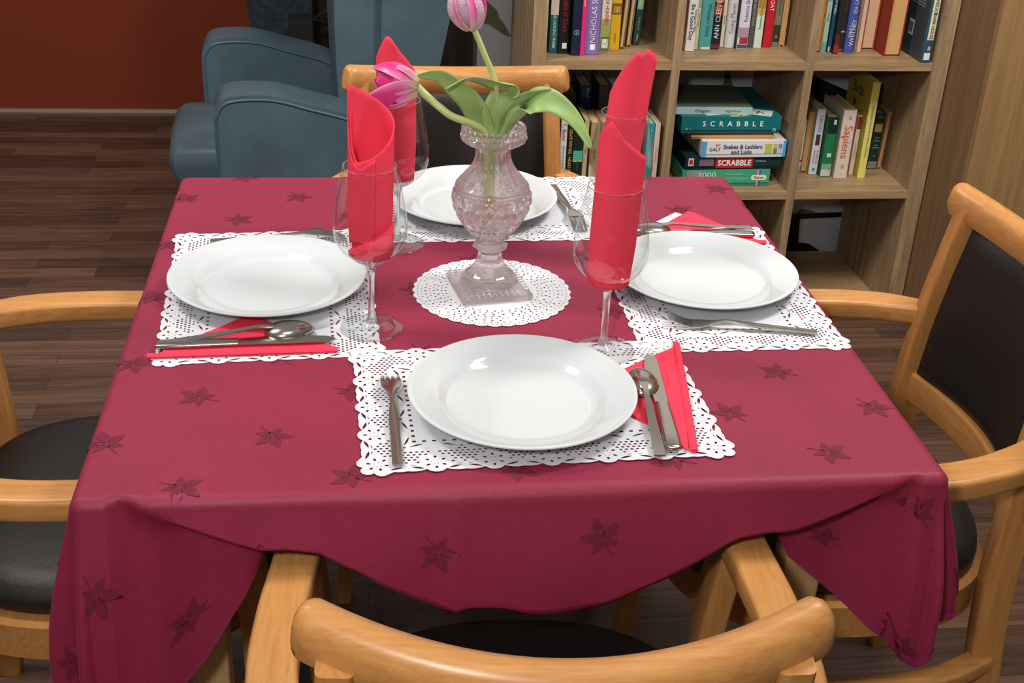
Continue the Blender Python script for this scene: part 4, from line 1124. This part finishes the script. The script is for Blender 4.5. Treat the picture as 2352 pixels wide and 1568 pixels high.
bloom(t1, rel([(-.0258, .011, 1.1215)], O1)[0], (-.30, .02, 1), .074, .0235,
      [(T1A + 180, .0185, -.006, 1., 1., PETAL), (T1A + 120, .0190, -.006, 1., 1., PETAL), (T1A + 240, .0190, -.006, 1., 1., PETAL),
       (T1A, .0225, -.003, 1.0, .97, GLITTER), (T1A + 72, .0232, -.004, 1.0, .98, PETAL), (T1A - 78, .0215, -.004, 1., .97, PETAL)], .01)
leaf_strip(t1, rel([(.004, .012, .965), (.006, .004, .995), (.010, .000, 1.020), (.021, .004, 1.043), (.006, -.002, 1.052), (-.030, -.004, 1.060), (-.060, .002, 1.046)], O1), .0215, lambda f: (1, -.25, -.55 * f + .1) if f < .45 else (.35, -1, .55), .22, GREEN)
leaf_strip(t1, rel([(.012, .020, .965), (.014, .012, .99), (.024, .006, 1.018), (.045, .006, 1.037), (.077, .010, 1.0455)], O1), .0145, lambda f: (-.55, -.8, .75), .25, GREEN2)
t2 = empty('tulip', (VX, VY, z0)); tag(t2, 'open pink tulip drooping over the far left napkin glass', 'tulip', 'tulips in the crystal vase')
pt = crom(rel([(-.002, .014, z0), (-.002, .014, .95), (-.0060, .012, .985), (-.022, .012, .9965), (-.050, .014, 1.0065), (-.066, .020, 1.0165), (-.080, .030, 1.026), (-.0965, .040, 1.040)], O1), 8)
bm = bmesh.new(); tube(bm, pt, .0050, 12, up=(0, 1, 0)); obj('stem', bm, STEMM, t2, smooth=True, auto=60)
T2A = facing((-1, .22, .10), (.1, -1, .45))
bloom(t2, rel([(-.0935, .038, 1.038)], O1)[0], (-1, .22, .10), .063, .0245,
      [(T2A + 180, .016, .006, 1.05, 1., PETAL), (T2A + 100, .018, .010, 1.05, .98, PETAL), (T2A - 100, .018, .016, 1.1, 1.02, PETAL),
       (T2A - 6, .021, .004, 1.0, .88, PETAL), (T2A + 62, .023, .012, 1.05, 1., PETAL), (T2A - 58, .024, .026, 1.1, 1.06, PETAL), (T2A - 125, .022, .022, 1.05, 1.02, PETAL)], .01)
leaf_strip(t2, rel([(-.004, .018, .965), (-.012, .014, .995), (-.024, .012, 1.020), (-.042, .014, 1.040), (-.066, .020, 1.056), (-.095, .03, 1.055)], O1), .0195, lambda f: (.75, -.65, .6), .2, GREEN)
leaf_strip(t2, rel([(.012, .008, .965), (.018, .006, .988), (.034, .004, 1.012), (.056, .002, 1.033), (.082, .0, 1.030), (.112, -.004, 1.006), (.133, -.008, .970)], O1), .0185, lambda f: (-.35, -.9, .55) if f < .4 else (-.45, -.55, -.75), .18, GREEN)

# ------------------------------------------------------------------ armchairs around the table (local: +y is forward)
def seat_outline(w, back, front, n=64, k=2.6):
    pts = []
    for i in range(n):
        a = 2 * pi * i / n; c, s = cos(a), sin(a)
        L = front if s > 0 else -back
        ex = 2 / (3.0 if s < 0 else k)
        x = w * math.copysign(abs(c) ** ex, c); y = L * math.copysign(abs(s) ** ex, s)
        pts.append((x * (1 - .06 * (y < 0) * abs(y) / abs(back)), y))
    return pts
def rail_y(x, y_end, sag, hw_): return y_end - sag * (1 - (x / hw_) ** 2)
def make_chair():
    t = empty('dining_armchair', (0, 0, 0))
    # seat pad
    bm = bmesh.new(); so = seat_outline(.226, -.215, .235)
    rings = []
    for z, k in ((.452, .90), (.455, .97), (.466, 1.0), (.482, .985), (.494, .93), (.500, .82), (.504, .55), (.506, .2)):
        rings.append([(x * k, y * k, z) for x, y in so])
    add_loft(bm, rings); obj('seat', bm, LEATHERB, t, smooth=True, auto=60)
    bm = bmesh.new(); so2 = seat_outline(.243, -.222, .246)
    for_in = [(x * .88, y * .88) for x, y in so2]
    add_loft(bm, [[(x, y, .402) for x, y in for_in], [(x, y, .402) for x, y in so2], [(x, y, .4515) for x, y in so2], [(x, y, .4515) for x, y in for_in], [(x, y, .402) for x, y in for_in]], cap=False)
    obj('seat_frame', bm, BEECHX, t, smooth=True, auto=40, bevel=.002, bseg=1)
    for s in (-1, 1):
        # rear leg runs up into the back post
        P = crom([(s * .205, -.255, 0), (s * .203, -.222, .2), (s * .200, -.200, .40), (s * .194, -.202, .56), (s * .186, -.215, .70), (s * .178, -.238, .845)], 6)
        sec = rrect(.030, .046, .006)
        bm = bmesh.new(); add_loft(bm, sweep(P, sec, (0, 1, 0), [(1, .85 if i < 6 else 1) for i in range(len(P))])); obj('leg', bm, BEECH, t, smooth=True, auto=40)
        P = crom([(s * .232, .212, 0), (s * .228, .205, .3), (s * .236, .20, .50), (s * .247, .185, .632)], 6)
        bm = bmesh.new(); add_loft(bm, sweep(P, rrect(.032, .042, .006), (0, 1, 0), [(1 - .25 * (1 - min(1, i / 6)), 1 - .25 * (1 - min(1, i / 6))) for i in range(len(P))])); obj('leg', bm, BEECH, t, smooth=True, auto=40)
        P = crom([(s * .185, -.222, .668), (s * .212, -.190, .664), (s * .240, -.135, .660), (s * .256, -.060, .656), (s * .2575, .03, .654), (s * .252, .11, .653), (s * .247, .175, .652), (s * .244, .212, .650)], 6)
        n = len(P)
        bm = bmesh.new(); add_loft(bm, sweep(P, rrect(.050, .031, .007), (0, 0, 1), [(.62 + .38 * min(1, i / 10), 1) for i in range(n)])); obj('armrest', bm, BEECHY, t, smooth=True, auto=40)
        # side stretcher bowed outwards
        P = crom([(s * .205, -.205, .325), (s * .245, -.12, .325), (s * .262, 0, .325), (s * .252, .12, .325), (s * .230, .2, .325)], 6)
        bm = bmesh.new(); add_loft(bm, sweep(P, rrect(.032, .024, .004), (0, 0, 1))); obj('stretcher', bm, BEECHY, t, smooth=True, auto=40)
    # top rail
    hw_ = .208; sec = [(x * .80, z * .80) for x, z in ((.004, -.034), (.017, -.030), (.022, -.014), (.023, .004), (.020, .020), (.010, .030), (-.002, .032), (-.014, .027), (-.021, .012), (-.021, -.012), (-.012, -.031))]
    XS = [hw_ * sin(pi / 2 * (-1 + 2 * i / 44)) for i in range(45)]
    P = [(x, rail_y(x, -.216, .058, hw_), .859 - .019 * (1 - (x / hw_) ** 2)) for x in XS]
    cap_ = [sqrt(max(0, 1 - (max(0, abs(x) - hw_ + .011) / .011) ** 2)) for x in XS]
    sc_ = [(.42 + .58 * c, .62 + .38 * c) for c in cap_]
    bm = bmesh.new(); add_loft(bm, sweep(P, sec, (0, 0, 1), sc_)); obj('top_rail', bm, BEECHX, t, smooth=True, auto=50)
    # lower back rail
    P = [(x, rail_y(x, -.203, .035, .19), .545) for x in [-.188 + .376 * i / 16 for i in range(17)]]
    bm = bmesh.new(); add_loft(bm, sweep(P, rrect(.022, .052, .005), (0, 0, 1))); obj('back_rail', bm, BEECHX, t, smooth=True, auto=40)
    # back pad
    bm = bmesh.new(); rings = []
    for j in range(15):
        f = j / 14; z = .572 + .256 * f
        yb = -.203 + (-.035) * f + .004 * sin(pi * f); hw2 = .176 - .006 * f
        pinch = min(1, .35 + min(f, 1 - f) * 9)
        fr, bk_ = [], []
        for i in range(17):
            x = -hw2 + 2 * hw2 * i / 16; e = (1 - (abs(x) / hw2) ** 8)
            c = -.040 * (1 - (x / hw2) ** 2)
            fr.append((x, yb + c + .017 * e * pinch, z)); bk_.append((x, yb + c - .012 * e * pinch, z))
        rings.append(fr + bk_[::-1])
    add_loft(bm, rings); obj('backrest', bm, LEATHERB, t, smooth=True, auto=60)
    return t
ch = make_chair()
chairs = [((-.0036, -.5976), -3.3, 'beech armchair nearest the camera with its top rail across the bottom of the picture'),
          ((-.517, -.070), -89, 'beech armchair at the left side of the table, back outside the picture'),
          ((.487, -.093), 88, 'beech armchair at the right side showing its dark leather back'),
          ((.0138, .4994), 181, 'beech armchair on the far side of the table behind the vase')]
for k, ((x, y), rz, lb) in enumerate(chairs):
    o = ch if k == 0 else copy_tree(ch)
    o.location = (x, y, 0); o.rotation_euler = (0, 0, radians(rz)); tag(o, lb, 'chair', 'beech armchairs around the table')

# ------------------------------------------------------------------ blue leather armchair in the background (faces -x)
ac = empty('leather_armchair', (-.33, 1.80, 0), radians(4)); tag(ac, 'blue leather wing armchair with piped arms standing behind the table', 'armchair')
def arm_prof():
    top = [(-.205, .05), (-.212, .30), (-.213, .53), (-.206, .575), (-.182, .599), (-.13, .606), (-.06, .602), (.02, .580), (.12, .552), (.20, .515), (.30, .47), (.34, .40), (.34, .05)]
    return top
def prism_y(bm, prof, y0, y1): add_prism(bm, [(x, y0, z) for x, z in prof], (0, y1 - y0, 0))
sm = crom(arm_prof()[1:-2], 5)
full = [arm_prof()[0]] + sm + [arm_prof()[-2], arm_prof()[-1]]
for y0, y1 in ((-.345, -.215), (.215, .345)):
    dx_ = -.055 if y0 > 0 else -.008
    full_ = [(x + dx_ * (x < .2), z) for x, z in full]
    bm = bmesh.new(); prism_y(bm, full_, y0, y1); a = obj('armrest', bm, BLUEL, ac, bevel=.016, bseg=3, smooth=True, auto=50)
    bm = bmesh.new(); tube(bm, [(x * .965 - .002, y0 + .002, z - .012) for x, z in full_[1:-2]], .0045, 8, up=(0, 1, 0)); obj('piping', bm, BLUEP, a, smooth=True)
bm = bmesh.new()
so = [(-.335, -.212), (-.35, -.19), (-.355, 0), (-.35, .19), (-.335, .212), (.2, .212), (.2, -.212)]
rings = []
for z, k, dx in ((.17, .90, .05), (.20, .93, .04), (.30, .97, .02), (.375, 1.0, .0), (.412, .985, .0), (.428, .93, .0), (.432, .6, 0)):
    rings.append([(x * k + dx, y * k, z) for x, y in so])
add_loft(bm, rings); obj('seat_cushion', bm, BLUEL, ac, smooth=True, auto=50, bevel=.006, bseg=2)
bm = bmesh.new(); prism_y(bm, crom([(.10, .40), (.088, .60), (.085, .80), (.10, .98), (.16, 1.05), (.215, 1.03), (.215, .85), (.205, .62), (.215, .40)], 4), -.205, .205); obj('back_cushion', bm, BLUEL, ac, bevel=.02, bseg=3, smooth=True, auto=50)
bm = bmesh.new(); prism_y(bm, [(.20, .12), (.195, .55), (.20, .80), (.21, 1.02), (.25, 1.08), (.44, 1.10), (.43, 1.0), (.375, .78), (.335, .58), (.31, .40), (.29, .12)], -.232, .232); obj('back_shell', bm, BLUEL, ac, bevel=.018, bseg=3, smooth=True, auto=50)
obj('base', box(-.26, .28, -.20, .20, .03, .18), BLACK, ac, bevel=.01)
for sx in (-.22, .26):
    for sy in (-.17, .17):
        bm = lathe([(0, 0), (.018, 0), (.02, .012), (.014, .032), (0, .034)], 16); o = obj('leg', bm, BLACK, ac, smooth=True, auto=50); o.location = (sx, sy, 0)

# ------------------------------------------------------------------ dim furniture behind the armchair
pm = plain('dark_blue_pattern_cloth', '15222e', .8, var=.75, vscale=45)
pc = empty('patterned_armchair', (-.43, 2.72, 0)); tag(pc, 'dark blue patterned armchair behind the blue leather armchair', 'armchair')
bm = bmesh.new(); prism_y(bm, crom([(-.075, .3), (-.088, .44), (-.085, .53), (-.095, .62), (-.10, .85), (.0, .92), (.105, .88), (.11, .6), (.108, .3)], 5), -.22, .22); obj('backrest', bm, pm, pc, bevel=.02, bseg=2, smooth=True, auto=50)
obj('seat', box(-.10, .11, -.26, .26, .12, .299), pm, pc, bevel=.02)
for sx in (-.08, .09):
    for sy in (-.2, .2): obj('leg', box(sx - .015, sx + .015, sy - .015, sy + .015, 0, .12), DARKW, pc)
sb = empty('speaker_box', (-.352, 2.44, 0)); tag(sb, 'small black box on a dark stand beside the patterned armchair', 'box')
obj('box_body', box(-.04, .036, -.03, .03, .50, .565), BLACK, sb, bevel=.003); obj('stand_post', box(-.012, .012, -.012, .012, .012, .487), BLACK, sb); obj('stand_foot', box(-.05, .05, -.05, .05, 0, .012), BLACK, sb); obj('stand_top', box(-.04, .036, -.03, .03, .487, .4995), DARKW, sb)
dc = empty('dark_cabinet', (-.06, 2.86, 0)); tag(dc, 'dark brown wooden cabinet in shadow behind the blue leather armchair', 'cabinet')
obj('carcass', box(-.25, .34, .004, .36, 0, 1.3), DARKW, dc)
obj('cabinet_door', box(-.247, -.19, -.012, .003, .04, 1.28), DARKW, dc, bevel=.002)
obj('frame_post', box(-.188, -.160, -.016, .003, .02, 1.29), wood('dark_post', '4a3826', '6a5238', 2), dc, bevel=.002)
obj('cabinet_door', box(-.158, .33, -.012, .003, .04, 1.28), DARKW, dc, bevel=.002)
for k, (pts, lb) in enumerate((([(-.318, .540), (-.297, .557), (-.268, .5716), (-.219, .5807), (-.15, .60)], 'uppermost thin black cable hanging left of the blue chair back'),
                            ([(-.318, .538), (-.2837, .5318), (-.2556, .528), (-.2232, .5198), (-.15, .50)], 'second thin black cable, sagging left of the blue chair back'),
                            ([(-.320, .4915), (-.2918, .4976), (-.2745, .5064), (-.2236, .5042), (-.15, .50)], 'third thin black cable, rising left of the blue chair back'),
                            ([(-.320, .4900), (-.2752, .4849), (-.2239, .4913), (-.15, .495)], 'lowest thin black cable left of the blue chair back'))):
    bm = bmesh.new(); tube(bm, crom([(x, 2.5 + .02 * k, z) for x, z in pts], 6), .0022, 6, up=(0, 1, 0))
    tag(obj('power_cable', bm, BLACK, smooth=True), lb, 'cable', 'black cables behind the armchair')

# ------------------------------------------------------------------ camera
F = 2882.1
cam = bpy.data.cameras.new('camera'); cam.sensor_width = 36; cam.lens = 36 * F / 2352; cam.clip_start = .02
co = bpy.data.objects.new('camera', cam); COL.objects.link(co); sc.camera = co
pitch, yaw, roll = radians(27.4789), radians(7.5239), radians(2.5182)
fwd = Vector((sin(yaw) * cos(pitch), cos(yaw) * cos(pitch), -sin(pitch))); right = Vector((cos(yaw), -sin(yaw), 0)); up = right.cross(fwd)
r2 = right * cos(roll) + up * sin(roll); u2 = -right * sin(roll) + up * cos(roll)
M = Matrix((r2, u2, -fwd)).transposed().to_4x4(); M.translation = (-.1687, -1.5751, 1.5065)
co.matrix_world = M

# ------------------------------------------------------------------ light
def area(name, loc, target, size, power, col=(1, 1, 1), sy=None):
    l = bpy.data.lights.new(name, 'AREA'); l.energy = power; l.color = col; l.size = size
    if sy: l.shape = 'RECTANGLE'; l.size_y = sy
    o = bpy.data.objects.new(name, l); COL.objects.link(o); o.location = loc
    o.rotation_euler = (Vector(target) - Vector(loc)).to_track_quat('-Z', 'Y').to_euler(); return o
area('camera_flash', (-.40, -1.60, 1.70), (-.02, .30, .6), .12, 13, (1, .985, .97))
area('ceiling_lamp', (-1.2, .25, 2.5), (-.7, 2.4, .3), .5, 42, (1, .96, .9), .5)
area('ceiling_lamp', (1.0, .05, 2.5), (.8, 1.9, .3), .5, 42, (1, .96, .9), .5)
area('ceiling_lamp', (.1, -1.0, 2.6), (.1, 0, .7), .8, 6, (1, .97, .92), .8)
w = bpy.data.worlds.new('room_glow'); sc.world = w; w.use_nodes = True
nt = w.node_tree; bg = nt.nodes['Background']
tc = nt.nodes.new('ShaderNodeTexCoord'); sp = nt.nodes.new('ShaderNodeSeparateXYZ'); rp = nt.nodes.new('ShaderNodeValToRGB')
nt.links.new(tc.outputs['Generated'], sp.inputs[0])
mr = nt.nodes.new('ShaderNodeMapRange'); mr.inputs[1].default_value = -1; nt.links.new(sp.outputs['Z'], mr.inputs[0]); nt.links.new(mr.outputs[0], rp.inputs[0])
e = rp.color_ramp.elements; e[0].position = .35; e[0].color = (.10, .08, .06, 1); e[1].position = .9; e[1].color = (.85, .84, .8, 1)
nt.links.new(rp.outputs[0], bg.inputs['Color']); bg.inputs['Strength'].default_value = .38
sc.view_settings.view_transform = 'Standard'; sc.view_settings.look = 'None'; sc.view_settings.exposure = 0; sc.view_settings.gamma = 1
sc.cycles.transparent_max_bounces = 32
